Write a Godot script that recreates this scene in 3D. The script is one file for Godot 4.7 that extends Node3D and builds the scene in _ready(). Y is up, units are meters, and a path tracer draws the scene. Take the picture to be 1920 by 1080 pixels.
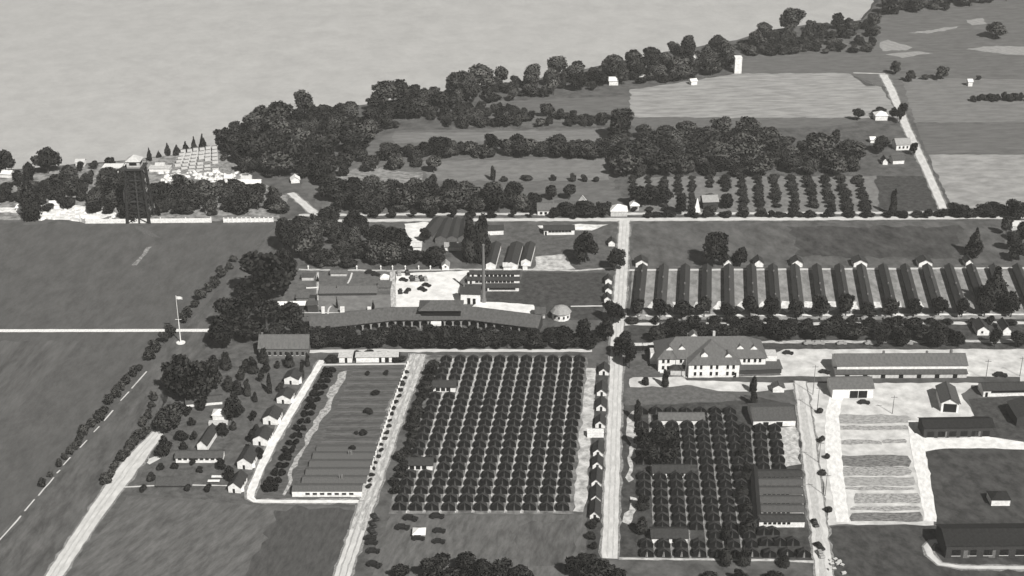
extends Node3D

# Aerial view of a summer camp beside a lake. Positions are read off as map points with G(), which turns a place in the 1920 x 1080 picture into a point on the ground.
const FOCAL := 2800.0
const HIGH := 282.0
const TILT := 0.43165

var taken := {}
var rng := RandomNumberGenerator.new()
var M := {}
var boxes := {}
var edge_noise := FastNoiseLite.new()

var NTH := ["first", "second", "third", "fourth", "fifth", "sixth", "seventh", "eighth", "ninth", "tenth", "eleventh", "twelfth", "thirteenth", "fourteenth", "fifteenth", "sixteenth", "seventeenth", "eighteenth", "nineteenth", "twentieth", "twenty-first", "twenty-second", "twenty-third", "twenty-fourth", "twenty-fifth", "twenty-sixth", "twenty-seventh", "twenty-eighth", "twenty-ninth", "thirtieth"]

func more_ordinals() -> void:
	var tens := ["thirty", "forty", "fifty", "sixty"]
	var last := ["thirtieth", "fortieth", "fiftieth", "sixtieth"]
	for t in 4:
		if t > 0:
			NTH.append(last[t])
		for u in 9:
			NTH.append(tens[t] + "-" + NTH[u])

# ---------- map helpers
func G(x: float, y: float, h := 0.0) -> Vector3:
	var u := (x - 960.0) / FOCAL
	var v := (540.0 - y) / FOCAL
	var d := Vector3(u, v * cos(TILT) - sin(TILT), -v * sin(TILT) - cos(TILT))
	var t := (HIGH - h) / -d.y
	return Vector3(d.x * t, 0.0, d.z * t)

func P(v: Vector2, h := 0.0) -> Vector3:
	return G(v.x, v.y, h)

func pxm(y: float) -> float:          # picture points per metre at that height of the picture
	return 0.003226 * (y + 750.0)

# ---------- naming
func numbered(called: String) -> String:
	var n: int = taken.get(called, 0)
	taken[called] = n + 1
	return called if n == 0 else "%s_%03d" % [called, n]

func tag(o: Node, label: String, category: String, group := "") -> void:
	o.set_meta("label", label)
	o.set_meta("category", category)
	if group != "":
		o.set_meta("group", group)

func thing(called: String, label: String, category: String, group := "", at := Vector3.ZERO, turn := 0.0) -> Node3D:
	var o := Node3D.new()
	o.name = numbered(called)
	add_child(o)
	o.position = at
	o.rotation.y = turn
	tag(o, label, category, group)
	return o

func mesh_part(called: String, mesh: Mesh, m: Material, parent: Node, at := Vector3.ZERO) -> MeshInstance3D:
	var o := MeshInstance3D.new()
	o.mesh = mesh
	o.material_override = m
	o.name = called
	parent.add_child(o, true)
	o.position = at
	return o

func part(called: String, st: SurfaceTool, m: Material, parent: Node) -> MeshInstance3D:
	st.generate_normals()
	return mesh_part(called, st.commit(), m, parent)

func setting(called: String, mesh: Mesh, m: Material) -> MeshInstance3D:
	var o := MeshInstance3D.new()
	o.mesh = mesh
	o.material_override = m
	o.name = numbered(called)
	o.set_meta("kind", "structure")
	add_child(o)
	return o

func copy(o: Node3D, label: String, at: Vector3, turn := 0.0, group := "", grow := Vector3.ONE, called := "") -> Node3D:
	var c: Node3D = o.duplicate()
	c.name = numbered(called if called != "" else base_name(String(o.name)))
	add_child(c)
	c.transform = Transform3D(Basis(Vector3.UP, turn).scaled_local(grow), at)
	c.set_meta("label", label)
	if group != "":
		c.set_meta("group", group)
	return c

func base_name(s: String) -> String:
	var i := s.length() - 1
	while i > 0 and s[i].is_valid_int():
		i -= 1
	return s.substr(0, i) if s[i] == "_" and i < s.length() - 1 else s

# ---------- materials
func grey(v: float) -> Color:
	return Color(v, v * 0.995, v * 0.984).linear_to_srgb()

func plain(v: float, rough := 0.85) -> StandardMaterial3D:
	var m := StandardMaterial3D.new()
	m.albedo_color = grey(v)
	m.roughness = rough
	m.metallic_specular = 0.3
	return m

func cloud(lo: float, hi: float, freq: float, oct: int, sd: int, size := 1024, gain := 0.5, kind := FastNoiseLite.TYPE_SIMPLEX_SMOOTH) -> NoiseTexture2D:
	var n := FastNoiseLite.new()
	n.noise_type = kind
	n.seed = sd
	n.frequency = freq
	n.fractal_octaves = oct
	n.fractal_gain = gain
	var g := Gradient.new()
	g.offsets = PackedFloat32Array([0.15, 0.5, 0.85])
	g.colors = PackedColorArray([grey(lo), grey((lo + hi) * 0.5), grey(hi)])
	var t := NoiseTexture2D.new()
	t.width = size
	t.height = size
	t.seamless = true
	t.noise = n
	t.color_ramp = g
	return t

func rough(lo: float, hi: float, freq: float, oct: int, sd: int, size := 1024, gain := 0.5) -> StandardMaterial3D:
	var m := StandardMaterial3D.new()
	m.albedo_texture = cloud(lo, hi, freq, oct, sd, size, gain)
	m.roughness = 0.95
	m.metallic_specular = 0.2
	return m

func worn(lo: float, hi: float, metres: float, sd: int, gain := 0.6) -> StandardMaterial3D:   # roofs, walls: world triplanar
	var m := rough(lo, hi, 0.01, 5, sd, 512, gain)
	m.uv1_triplanar = true
	m.uv1_world_triplanar = true
	m.uv1_scale = Vector3.ONE / metres
	return m

# ---------- shapes
func new_st() -> SurfaceTool:
	var st := SurfaceTool.new()
	st.begin(Mesh.PRIMITIVE_TRIANGLES)
	st.set_smooth_group(-1)
	return st

func tri(st: SurfaceTool, a: Vector3, b: Vector3, c: Vector3, inside: Vector3) -> void:
	var n := (c - a).cross(b - a)
	if n.dot((a + b + c) / 3.0 - inside) < 0.0:
		var k := b
		b = c
		c = k
	st.add_vertex(a)
	st.add_vertex(b)
	st.add_vertex(c)

func quad(st: SurfaceTool, a: Vector3, b: Vector3, c: Vector3, d: Vector3, inside: Vector3) -> void:
	tri(st, a, b, c, inside)
	tri(st, a, c, d, inside)

func hull(st: SurfaceTool, low: PackedVector3Array, top: PackedVector3Array) -> void:   # a solid between two rings of equal count
	var mid := Vector3.ZERO
	for p in low:
		mid += p
	for p in top:
		mid += p
	mid /= float(low.size() + top.size())
	var n := low.size()
	for i in n:
		var j := (i + 1) % n
		quad(st, low[i], low[j], top[j], top[i], mid)
	for i in range(1, n - 1):
		tri(st, low[0], low[i], low[i + 1], mid)
		tri(st, top[0], top[i], top[i + 1], mid)

func box(st: SurfaceTool, c: Vector3, s: Vector3) -> void:
	var h := s * 0.5
	var lo := PackedVector3Array()
	var hi := PackedVector3Array()
	for k in [[-1, -1], [1, -1], [1, 1], [-1, 1]]:
		lo.append(c + Vector3(h.x * k[0], -h.y, h.z * k[1]))
		hi.append(c + Vector3(h.x * k[0], h.y, h.z * k[1]))
	hull(st, lo, hi)

func ring(c: Vector3, r: float, n: int, rz := -1.0, off := 0.0) -> PackedVector3Array:
	var out := PackedVector3Array()
	if rz < 0.0:
		rz = r
	for i in n:
		var a := TAU * (i + off) / n
		out.append(c + Vector3(cos(a) * r, 0, sin(a) * rz))
	return out

func tube(st: SurfaceTool, a: Vector3, b: Vector3, ra: float, rb: float, n := 6) -> void:
	var d := (b - a).normalized()
	var x := d.cross(Vector3(0.3, 0.1, 0.95)).normalized()
	if x.length() < 0.5:
		x = Vector3.RIGHT
	var y := d.cross(x)
	var lo := PackedVector3Array()
	var hi := PackedVector3Array()
	for i in n:
		var t := TAU * i / n
		var o := x * cos(t) + y * sin(t)
		lo.append(a + o * ra)
		hi.append(b + o * rb)
	hull(st, lo, hi)

func extrude(st: SurfaceTool, prof: PackedVector2Array, z0: float, z1: float, along_x := false) -> void:   # a convex profile (across, up) pushed along z (or x)
	var lo := PackedVector3Array()
	var hi := PackedVector3Array()
	for p in prof:
		lo.append(Vector3(z0, p.y, p.x) if along_x else Vector3(p.x, p.y, z0))
		hi.append(Vector3(z1, p.y, p.x) if along_x else Vector3(p.x, p.y, z1))
	hull(st, lo, hi)

func unit_box(s: Vector3) -> Mesh:
	var key := s.snapped(Vector3.ONE * 0.01)
	if not boxes.has(key):
		var b := BoxMesh.new()
		b.size = key
		boxes[key] = b
	return boxes[key]

# ---------- ground sheets
func sheet(called: String, pts: Array, m: Material, layer: int, span := 120.0, turn := 0.0, stretch := 1.0, ragged := 0.6) -> MeshInstance3D:
	var flat := PackedVector2Array()
	for i in pts.size():
		var a: Vector3 = P(pts[i])
		var b: Vector3 = P(pts[(i + 1) % pts.size()])
		var n := clampi(int(a.distance_to(b) / 3.0), 1, 120)
		for k in n:
			var p := a.lerp(b, float(k) / n)
			var w := Vector2(edge_noise.get_noise_2d(p.x, p.z), edge_noise.get_noise_2d(p.x + 900.0, p.z)) * ragged * 2.0
			flat.append(Vector2(p.x + w.x, p.z + w.y))
	return flat_sheet(called, flat, m, 0.03 * layer, span, turn, stretch)

func flat_sheet(called: String, flat: PackedVector2Array, m: Material, y: float, span: float, turn := 0.0, stretch := 1.0) -> MeshInstance3D:
	var idx := Geometry2D.triangulate_polygon(flat)
	if idx.is_empty():
		push_warning("no triangles for " + called)
		return null
	var v := PackedVector3Array()
	var uv := PackedVector2Array()
	var nn := PackedVector3Array()
	for p in flat:
		v.append(Vector3(p.x, y, p.y))
		var q := p.rotated(turn) / span
		uv.append(Vector2(q.x, q.y * stretch))
		nn.append(Vector3.UP)
	for i in range(0, idx.size(), 3):
		var a := flat[idx[i]]
		var b := flat[idx[i + 1]]
		var c := flat[idx[i + 2]]
		if (b - a).cross(c - a) < 0.0:
			var k := idx[i + 1]
			idx[i + 1] = idx[i + 2]
			idx[i + 2] = k
	var arr := []
	arr.resize(Mesh.ARRAY_MAX)
	arr[Mesh.ARRAY_VERTEX] = v
	arr[Mesh.ARRAY_NORMAL] = nn
	arr[Mesh.ARRAY_TEX_UV] = uv
	arr[Mesh.ARRAY_INDEX] = idx
	var mesh := ArrayMesh.new()
	mesh.add_surface_from_arrays(Mesh.PRIMITIVE_TRIANGLES, arr)
	return setting(called, mesh, m)

func strip(called: String, pts: Array, widths: Array, m: Material, layer: int, span := 60.0, ragged := 0.25, shift := 0.0) -> MeshInstance3D:   # a road along a line of picture points, widths in metres
	if called in ["road", "long_road", "farm_road", "lane"] and widths[0] > 1.5 and m != M.verge and layer > 4:      # worn grass beside it
		strip("road_verge", pts, widths.map(func(w): return w + 1.5), M.verge, layer - 1, 25.0, 0.7)
	var line := PackedVector3Array()
	var wide := PackedFloat32Array()
	for i in pts.size() - 1:
		var a: Vector3 = P(pts[i])
		var b: Vector3 = P(pts[i + 1])
		var n := clampi(int(a.distance_to(b) / 3.0), 1, 150)
		for k in n + (1 if i == pts.size() - 2 else 0):
			var t := float(k) / n
			line.append(a.lerp(b, t))
			wide.append(lerpf(widths[mini(i, widths.size() - 1)], widths[mini(i + 1, widths.size() - 1)], t))
	var left := PackedVector2Array()
	var right := PackedVector2Array()
	for i in line.size():
		var d := line[mini(i + 1, line.size() - 1)] - line[maxi(i - 1, 0)]
		var s := Vector2(-d.z, d.x).normalized()
		var p := Vector2(line[i].x, line[i].z)
		var j := edge_noise.get_noise_2d(p.x * 1.7, p.y * 1.7) * ragged * 2.0
		var j2 := edge_noise.get_noise_2d(p.x * 1.7 + 400.0, p.y * 1.7) * ragged * 2.0
		p += s * shift
		left.append(p + s * (wide[i] * 0.5 + j))
		right.append(p - s * (wide[i] * 0.5 + j2))
	var v := PackedVector3Array()
	var uv := PackedVector2Array()
	var nn := PackedVector3Array()
	var idx := PackedInt32Array()
	var along := 0.0
	for i in left.size():
		if i > 0:
			along += line[i].distance_to(line[i - 1])
		for p in [left[i], right[i]]:
			v.append(Vector3(p.x, 0.03 * layer, p.y))
			nn.append(Vector3.UP)
		uv.append(Vector2(0.0, along / span))
		uv.append(Vector2(wide[i] / span * 2.5, along / span))
		if i > 0:
			var k := 2 * i
			idx.append_array(PackedInt32Array([k - 2, k - 1, k, k - 1, k + 1, k]))
	for i in range(0, idx.size(), 3):
		var a := v[idx[i]]
		var b := v[idx[i + 1]]
		var c := v[idx[i + 2]]
		if (c - a).cross(b - a).y < 0.0:
			var k := idx[i + 1]
			idx[i + 1] = idx[i + 2]
			idx[i + 2] = k
	var arr := []
	arr.resize(Mesh.ARRAY_MAX)
	arr[Mesh.ARRAY_VERTEX] = v
	arr[Mesh.ARRAY_NORMAL] = nn
	arr[Mesh.ARRAY_TEX_UV] = uv
	arr[Mesh.ARRAY_INDEX] = idx
	var mesh := ArrayMesh.new()
	mesh.add_surface_from_arrays(Mesh.PRIMITIVE_TRIANGLES, arr)
	return setting(called, mesh, m)

# ---------- buildings
# a, b: the near left and near right ground corners in the picture; deep in metres. o: lift, ridge ("x", "z", "hip", "shed", "flat"), wall, roof, over, group, rows, doors, chimneys
func house(called: String, label: String, cat: String, a: Vector2, b: Vector2, deep: float, h: float, rise: float, o := {}) -> Node3D:
	var lift: float = o.get("lift", 0.0)
	var pa := P(a, lift)
	var pb := P(b, lift)
	var x := (pb - pa).normalized()
	var z := x.cross(Vector3.UP)
	var w := pa.distance_to(pb)
	var t := thing(called, label, cat, o.get("group", ""))
	t.transform = Transform3D(Basis(x, Vector3.UP, z), (pa + pb) * 0.5 - z * deep * 0.5)
	if o.has("aim"):     # turned so that its sides run towards this point of the map
		var to := (P(o.aim) - (pa + pb) * 0.5).normalized()
		t.transform = Transform3D(Basis(Vector3.UP.cross(-to), Vector3.UP, -to), (pa + pb) * 0.5 + to * deep * 0.5)
	house_parts(t, w, deep, h, rise, o)
	return t

func house_parts(t: Node3D, w: float, deep: float, h: float, rise: float, o: Dictionary) -> void:
	var wm: Material = o.get("wall", M.white)
	var rm: Material = o.get("roof", M.roof)
	var ridge: String = o.get("ridge", "x")
	var over: float = o.get("over", 0.4)
	var hw := w * 0.5
	var hd := deep * 0.5
	var th := 0.14
	var wall := new_st()
	if ridge == "x":
		extrude(wall, PackedVector2Array([Vector2(-hd, 0), Vector2(hd, 0), Vector2(hd, h), Vector2(0, h + rise), Vector2(-hd, h)]), -hw, hw, true)
	elif ridge == "z":
		extrude(wall, PackedVector2Array([Vector2(-hw, 0), Vector2(hw, 0), Vector2(hw, h), Vector2(0, h + rise), Vector2(-hw, h)]), -hd, hd)
	elif ridge == "shed":
		extrude(wall, PackedVector2Array([Vector2(-hd, 0), Vector2(hd, 0), Vector2(hd, h), Vector2(-hd, h + rise)]), -hw, hw, true)
	else:
		box(wall, Vector3(0, h * 0.5, 0), Vector3(w, h, deep))
	part("wall", wall, wm, t)
	var roof := new_st()
	if ridge == "x" or ridge == "z":
		var half := hd if ridge == "x" else hw
		var run := (hw if ridge == "x" else hd) + over
		var fall := rise / half * over
		for s in [-1.0, 1.0]:
			extrude(roof, PackedVector2Array([Vector2(0, h + rise + 0.02), Vector2(0, h + rise + th + 0.02), Vector2(s * (half + over), h - fall + th + 0.02), Vector2(s * (half + over), h - fall + 0.02)]), -run, run, ridge == "x")
	elif ridge == "shed":
		var fall := rise / deep * over
		extrude(roof, PackedVector2Array([Vector2(-hd - over, h + rise + fall + 0.02), Vector2(hd + over, h - fall + 0.02), Vector2(hd + over, h - fall + th + 0.02), Vector2(-hd - over, h + rise + fall + th + 0.02)]), -hw - over, hw + over, true)
	elif ridge == "hip":
		hip(roof, Vector3.ZERO, w + over * 2.0, deep + over * 2.0, h, rise)
	else:
		box(roof, Vector3(0, h + 0.1, 0), Vector3(w + over * 2.0, 0.2, deep + over * 2.0))
	part("roof", roof, rm, t)
	if ridge == "x" or ridge == "z":
		var cap := new_st()
		var run2 := (hw if ridge == "x" else hd) + over + 0.02
		box(cap, Vector3(0, h + rise + th + 0.04, 0), Vector3(run2 * 2.0, 0.1, 0.3) if ridge == "x" else Vector3(0.3, 0.1, run2 * 2.0))
		part("ridge_cap", cap, rm, t)
	# rows: [face, count, height of sill, width, tall, from, to]
	for r in o.get("rows", []):
		for i in int(r[1]):
			var u: float = lerpf(r[5], r[6], (i + 0.5) / float(r[1]))
			opening(t, r[0], u, r[2], r[3], r[4], w, deep, "window", M.dark)
	for r in o.get("doors", []):    # [face, place, width, tall]
		opening(t, r[0], r[1], 0.0, r[2], r[3], w, deep, "door", r[4] if r.size() > 4 else M.dark)
	for c in o.get("chimneys", []):    # [x, z, width, top]
		mesh_part("chimney", unit_box(Vector3(c[2], c[3] - h, c[2])), M.brick, t, Vector3(c[0] * hw, h + (c[3] - h) * 0.5, c[1] * hd))

func opening(t: Node3D, face: String, u: float, sill: float, ww: float, tall: float, w: float, deep: float, called: String, m: Material) -> void:
	var y := sill + tall * 0.5
	var across := 0.12
	var o: MeshInstance3D
	if face == "F" or face == "B":
		o = mesh_part(called, unit_box(Vector3(ww, tall, across)), m, t, Vector3((u - 0.5) * w, y, deep * 0.5 if face == "F" else -deep * 0.5))
	else:
		o = mesh_part(called, unit_box(Vector3(across, tall, ww)), m, t, Vector3(w * 0.5 if face == "R" else -w * 0.5, y, (0.5 - u) * deep))
	if called == "window" and ww > 0.7:
		mesh_part("sill", unit_box(Vector3(ww + 0.2, 0.1, 0.3) if face == "F" or face == "B" else Vector3(0.3, 0.1, ww + 0.2)), M.white, o, Vector3(0, -tall * 0.5 - 0.06, 0))

func hip(st: SurfaceTool, c: Vector3, w: float, deep: float, h: float, rise: float) -> void:
	var hw := w * 0.5
	var hd := deep * 0.5
	var rx := maxf(0.0, hw - hd)
	var rz := maxf(0.0, hd - hw)
	var e := [c + Vector3(-hw, h, -hd), c + Vector3(hw, h, -hd), c + Vector3(hw, h, hd), c + Vector3(-hw, h, hd)]
	var f := c + Vector3(-rx, h + rise, -rz)
	var g := c + Vector3(rx, h + rise, rz)
	var inside := c + Vector3(0, h + 0.1, 0)
	if rx > 0.0:
		quad(st, e[3], e[2], g, f, inside)
		quad(st, e[1], e[0], f, g, inside)
		tri(st, e[0], e[3], f, inside)
		tri(st, e[2], e[1], g, inside)
	else:
		quad(st, e[0], e[3], g, f, inside)
		quad(st, e[2], e[1], f, g, inside)
		tri(st, e[1], e[0], f, inside)
		tri(st, e[3], e[2], g, inside)
	quad(st, e[0], e[1], e[2], e[3], c + Vector3(0, h + rise, 0))

# ---------- trees
func leafy(sd: int, shape: String) -> Mesh:      # a crown about 10 m wide and 12 m to the top
	var r := RandomNumberGenerator.new()
	r.seed = sd
	var lobes := []
	if shape == "round":
		lobes.append([Vector3(0, 7.2, 0), 3.2])
		for i in 11:
			var a := r.randf() * TAU
			var k := r.randf_range(1.2, 3.6)
			lobes.append([Vector3(cos(a) * k, r.randf_range(3.8, 9.8), sin(a) * k), r.randf_range(1.2, 2.5)])
		for i in 3:
			lobes.append([Vector3(r.randf_range(-1.3, 1.3), r.randf_range(9.2, 10.4), r.randf_range(-1.3, 1.3)), r.randf_range(1.2, 1.8)])
	elif shape == "cone":
		for i in 9:
			var f := i / 8.0
			for j in (3 if f < 0.7 else 1):
				var a := r.randf() * TAU
				var k := lerpf(2.4, 0.0, f)
				lobes.append([Vector3(cos(a) * k, lerpf(1.8, 11.2, f), sin(a) * k), lerpf(2.5, 0.7, f)])
	elif shape == "column":
		for i in 9:
			var f := i / 8.0
			var k := r.randf_range(0.0, 1.5)
			var a := r.randf() * TAU
			lobes.append([Vector3(cos(a) * k, lerpf(2.2, 10.6, f), sin(a) * k), lerpf(3.6, 1.5, f * f) * r.randf_range(0.85, 1.1)])
	else:      # a low shrub, rounded to the ground
		for i in 8:
			var a := r.randf() * TAU
			var k := r.randf_range(0.5, 3.0)
			lobes.append([Vector3(cos(a) * k, r.randf_range(2.0, 8.0), sin(a) * k), r.randf_range(2.0, 3.2)])
	var v := PackedVector3Array()
	var n := PackedVector3Array()
	var c := PackedColorArray()
	for li in lobes.size():
		var o: Vector3 = lobes[li][0]
		var rad: float = lobes[li][1]
		var tone := r.randf_range(0.65, 1.4)
		# a dense inner clump, then leaf sprays over it
		var rows := 5
		var cols := 8
		for i in rows:
			for j in cols:
				var q := []
				for k in [[0, 0], [0, 1], [1, 1], [1, 0]]:
					var th: float = PI * (i + k[0]) / rows
					var ph: float = TAU * (j + k[1]) / cols
					q.append(Vector3(sin(th) * cos(ph), cos(th), sin(th) * sin(ph)))
				for k in [0, 1, 2, 0, 2, 3]:
					v.append(o + q[k] * rad * 0.9)
					n.append(q[k])
					c.append(Color(0.92, 0.92, 0.92) * tone)
		var many := int(46.0 * rad * rad / 1.5)
		for i in many:
			var d := Vector3(r.randfn(), r.randfn(), r.randfn()).normalized()
			var p := o + d * rad * r.randf_range(0.86, 1.12)
			var hidden := false
			for lj in lobes.size():
				if lj != li and p.distance_to(lobes[lj][0]) < float(lobes[lj][1]) * 0.75:
					hidden = true
					break
			if hidden:
				continue
			var nn := (d + Vector3(r.randfn(), r.randfn(), r.randfn()) * 0.55).normalized()
			var x := nn.cross(Vector3(r.randfn(), r.randfn(), r.randfn())).normalized()
			var y := nn.cross(x)
			var s := r.randf_range(0.2, 0.52)
			var col := Color.WHITE * (tone * r.randf_range(0.85, 1.18))
			var k4 := [p - x * s - y * s * 0.5, p + x * s * 0.6 - y * s * 0.8, p + x * s + y * s * 0.5, p - x * s * 0.5 + y * s * 0.8]
			for k in [0, 2, 1, 0, 3, 2]:
				v.append(k4[k])
				n.append((d * 0.78 + nn * 0.22).normalized())
				c.append(col)
	for i in c.size():
		c[i] = Color(c[i].r * 0.085, c[i].g * 0.084, c[i].b * 0.0805)
	var arr := []
	arr.resize(Mesh.ARRAY_MAX)
	arr[Mesh.ARRAY_VERTEX] = v
	arr[Mesh.ARRAY_NORMAL] = n
	arr[Mesh.ARRAY_COLOR] = c
	var mesh := ArrayMesh.new()
	mesh.add_surface_from_arrays(Mesh.PRIMITIVE_TRIANGLES, arr)
	return mesh

func trunk_shape(sd: int, top: float) -> Mesh:
	var r := RandomNumberGenerator.new()
	r.seed = sd
	var st := new_st()
	tube(st, Vector3(0, -0.3, 0), Vector3(0.1, top * 0.45, 0.05), 0.42, 0.28, 7)
	tube(st, Vector3(0.1, top * 0.45, 0.05), Vector3(0.15, top, -0.1), 0.28, 0.1, 6)
	for i in 5:
		var a := TAU * i / 5.0 + r.randf()
		var y := top * r.randf_range(0.4, 0.7)
		tube(st, Vector3(0.1, y, 0.05), Vector3(cos(a) * 2.6, y + 2.2, sin(a) * 2.6), 0.18, 0.06, 5)
	st.generate_normals()
	return st.commit()

var crowns := {}
var trunks := []

func make_crowns() -> void:
	crowns = {"round": [], "cone": [], "column": [], "shrub": []}
	for k in 7:
		crowns["round"].append(leafy(100 + k, "round"))
	for k in 3:
		crowns["cone"].append(leafy(200 + k, "cone"))
		crowns["column"].append(leafy(300 + k, "column"))
		crowns["shrub"].append(leafy(400 + k, "shrub"))
	for k in 2:
		trunks.append(trunk_shape(500 + k, 8.0))

# trees are noted down first, then planted: wide and tall in metres
var noted := []      # [place, wide, tall, label, group, shape, name, category, leaf, list number]
var lists := 0
var under: Array[Vector3] = []    # undergrowth

func tree(at: Vector3, wide: float, tall: float, label: String, group := "", shape := "round", called := "broadleaf_tree", cat := "tree", leaf := "leaf") -> void:
	noted.append([at, wide, tall, label, group, shape, called, cat, leaf, lists])

# items: [x, y of the foot, width, height] in the picture
func trees(items: Array, label: String, group := "", shape := "round", called := "broadleaf_tree", cat := "tree", leaf := "leaf") -> void:
	lists += 1
	for k in items:
		var s := pxm(k[1])
		tree(G(k[0], k[1]), k[2] / s, k[3] / (s * 0.92), label, group, shape, called, cat, leaf)

# trees scattered through a wood, spaced in metres
func wood(poly: Array, space: float, wide: Vector2, tall: Vector2, label: String, group: String, limit: int, shape := "round", leaf := "leaf") -> void:
	lists += 1
	var flat := PackedVector2Array()
	for p in poly:
		var g := P(p)
		flat.append(Vector2(g.x, g.z))
	var lo := flat[0]
	var hi := flat[0]
	for p in flat:
		lo = lo.min(p)
		hi = hi.max(p)
	var set_down: Array[Vector2] = []
	for i in 6000:
		var p := Vector2(rng.randf_range(lo.x, hi.x), rng.randf_range(lo.y, hi.y))
		if set_down.size() >= limit:
			break
		if not Geometry2D.is_point_in_polygon(p, flat):
			continue
		var free := true
		for q in set_down:
			if p.distance_to(q) < space:
				free = false
				break
		if free:
			set_down.append(p)
	for i in int((hi.x - lo.x) * (hi.y - lo.y) / (70.0 if space > 9.5 else 45.0)):
		var p := Vector2(rng.randf_range(lo.x, hi.x), rng.randf_range(lo.y, hi.y))
		if Geometry2D.is_point_in_polygon(p, flat):
			under.append(Vector3(p.x, 0, p.y))
	for p in set_down:
		var f := pow(rng.randf(), 1.3)
		tree(Vector3(p.x, 0, p.y), lerpf(wide.x * 0.8, wide.y * 1.05, f), lerpf(tall.x * 0.8, tall.y * 1.1, clampf(f + rng.randf_range(-0.3, 0.3), 0, 1)), label + ", %s from left", group, shape, "broadleaf_tree", "tree", ([leaf, leaf, leaf, "pale_haze_leaf", "pale_haze_leaf", "deep_leaf", "pale_leaf"][rng.randi() % 7]))

func plant_noted() -> void:      # the 295 broadleaf trees that show largest stand singly; the others far off make one wood
	var broad := noted.filter(func(k): return k[6] == "broadleaf_tree")
	broad.sort_custom(func(p, q): return p[1] * p[2] / p[0].length_squared() > q[1] * q[2] / q[0].length_squared())
	var massed := broad.slice(295)
	var single := noted.filter(func(k): return k[6] != "broadleaf_tree")
	single.append_array(broad.slice(0, 295))
	single.sort_custom(func(p, q): return p[9] < q[9] if p[9] != q[9] else p[0].x / -p[0].z < q[0].x / -q[0].z)
	var place := 0
	for i in single.size():
		var k: Array = single[i]
		place = place + 1 if i > 0 and single[i - 1][9] == k[9] else 0
		var label: String = k[3]
		if "%s" in label:
			label = label % NTH[mini(place, NTH.size() - 1)]
		var t := thing(k[6], label, k[7], k[4], k[0], rng.randf() * TAU)
		t.scale = Vector3(k[1] / 9.6 * rng.randf_range(0.85, 1.2), k[2] / 11.6, k[1] / 9.6 * rng.randf_range(0.85, 1.2))
		var list: Array = crowns[k[5]]
		mesh_part("crown", list[rng.randi() % list.size()], M[k[8] + str(rng.randi() % 3)], t)
		mesh_part("stem" if k[5] == "shrub" else "trunk", trunks[rng.randi() % 2], M.bark, t)
	for i in under.size():
		massed.append([under[i], rng.randf_range(4.0, 9.0), rng.randf_range(3.0, 8.5), "", "", "shrub" if rng.randf() < 0.5 else "round", "", "", ["pale_haze_leaf", "leaf", "leaf", "deep_leaf"][rng.randi() % 4]])
	var far := thing("far_woods", "leafy trees of the farther woods massed along the lake shore and field edges", "woods")
	far.set_meta("kind", "stuff")
	var heaps := {}
	for k in massed:
		var list: Array = crowns[k[5]]
		var pick := rng.randi() % list.size()
		var key := [k[5], pick, k[8]]
		if not heaps.has(key):
			heaps[key] = []
		heaps[key].append(Transform3D(Basis(Vector3.UP, rng.randf() * TAU).scaled_local(Vector3(k[1] / 9.6 * rng.randf_range(0.8, 1.3), k[2] / 11.6, k[1] / 9.6 * rng.randf_range(0.8, 1.2))), k[0]))
	for key in heaps:
		for trunk in [false, true]:
			var mm := MultiMesh.new()
			mm.transform_format = MultiMesh.TRANSFORM_3D
			mm.mesh = trunks[0] if trunk else crowns[key[0]][key[1]]
			mm.instance_count = heaps[key].size()
			for i in heaps[key].size():
				mm.set_instance_transform(i, heaps[key][i])
			var o := MultiMeshInstance3D.new()
			o.multimesh = mm
			o.material_override = M.bark if trunk else M[key[2] + str(rng.randi() % 3)]
			o.name = "trunks" if trunk else "crowns"
			o.set_meta("kind", "stuff")
			far.add_child(o, true)

# ---------- tents
var tent0: Node3D
var tent_spots := []     # [place, turn, label]

func arch_at(z: float, wide: float, tall: float) -> PackedVector3Array:
	var out := PackedVector3Array()
	for p in [[-2.1, 0.0], [-2.1, 1.25], [-1.75, 1.85], [-0.85, 2.5], [0.0, 3.0], [0.85, 2.5], [1.75, 1.85], [2.1, 1.25], [2.1, 0.0]]:
		out.append(Vector3(p[0] * wide, p[1] * tall, z))
	return out

func tent_shapes() -> Array:
	# a canvas tent: arched dark mouth, peak a little behind it, roof falling to a low back
	var rings := [arch_at(1.95, 1.04, 1.05), arch_at(0.95, 1.0, 1.07), arch_at(-0.7, 0.98, 0.78), arch_at(-2.2, 0.94, 0.42)]
	var shell := new_st()
	var inside := Vector3(0, 0.6, 0)
	for i in 3:
		for k in 8:
			quad(shell, rings[i][k], rings[i][k + 1], rings[i + 1][k + 1], rings[i + 1][k], inside)
	for k in range(1, 8):
		tri(shell, rings[3][0], rings[3][k], rings[3][k + 1], inside)
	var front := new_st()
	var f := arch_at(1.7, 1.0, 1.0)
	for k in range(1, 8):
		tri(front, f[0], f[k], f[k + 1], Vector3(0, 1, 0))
	var flap := new_st()
	extrude(flap, PackedVector2Array([Vector2(-0.33, 0), Vector2(0.33, 0), Vector2(0.16, 1.9), Vector2(-0.16, 1.9)]), 1.72, 1.78)
	var pole := new_st()
	tube(pole, Vector3(0, 0, 2.0), Vector3(0, 3.0, 2.0), 0.08, 0.06, 6)
	var made := []
	for st in [shell, front, flap, pole]:
		st.generate_normals()
		made.append(st.commit())
	return made

func tent_parts(t: Node3D) -> void:
	var s := tent_shapes()
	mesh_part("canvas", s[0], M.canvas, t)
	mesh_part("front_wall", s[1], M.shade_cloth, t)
	mesh_part("door_flap", s[2], M.flap, t)
	mesh_part("tent_pole", s[3], M.flap, t)

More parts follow.
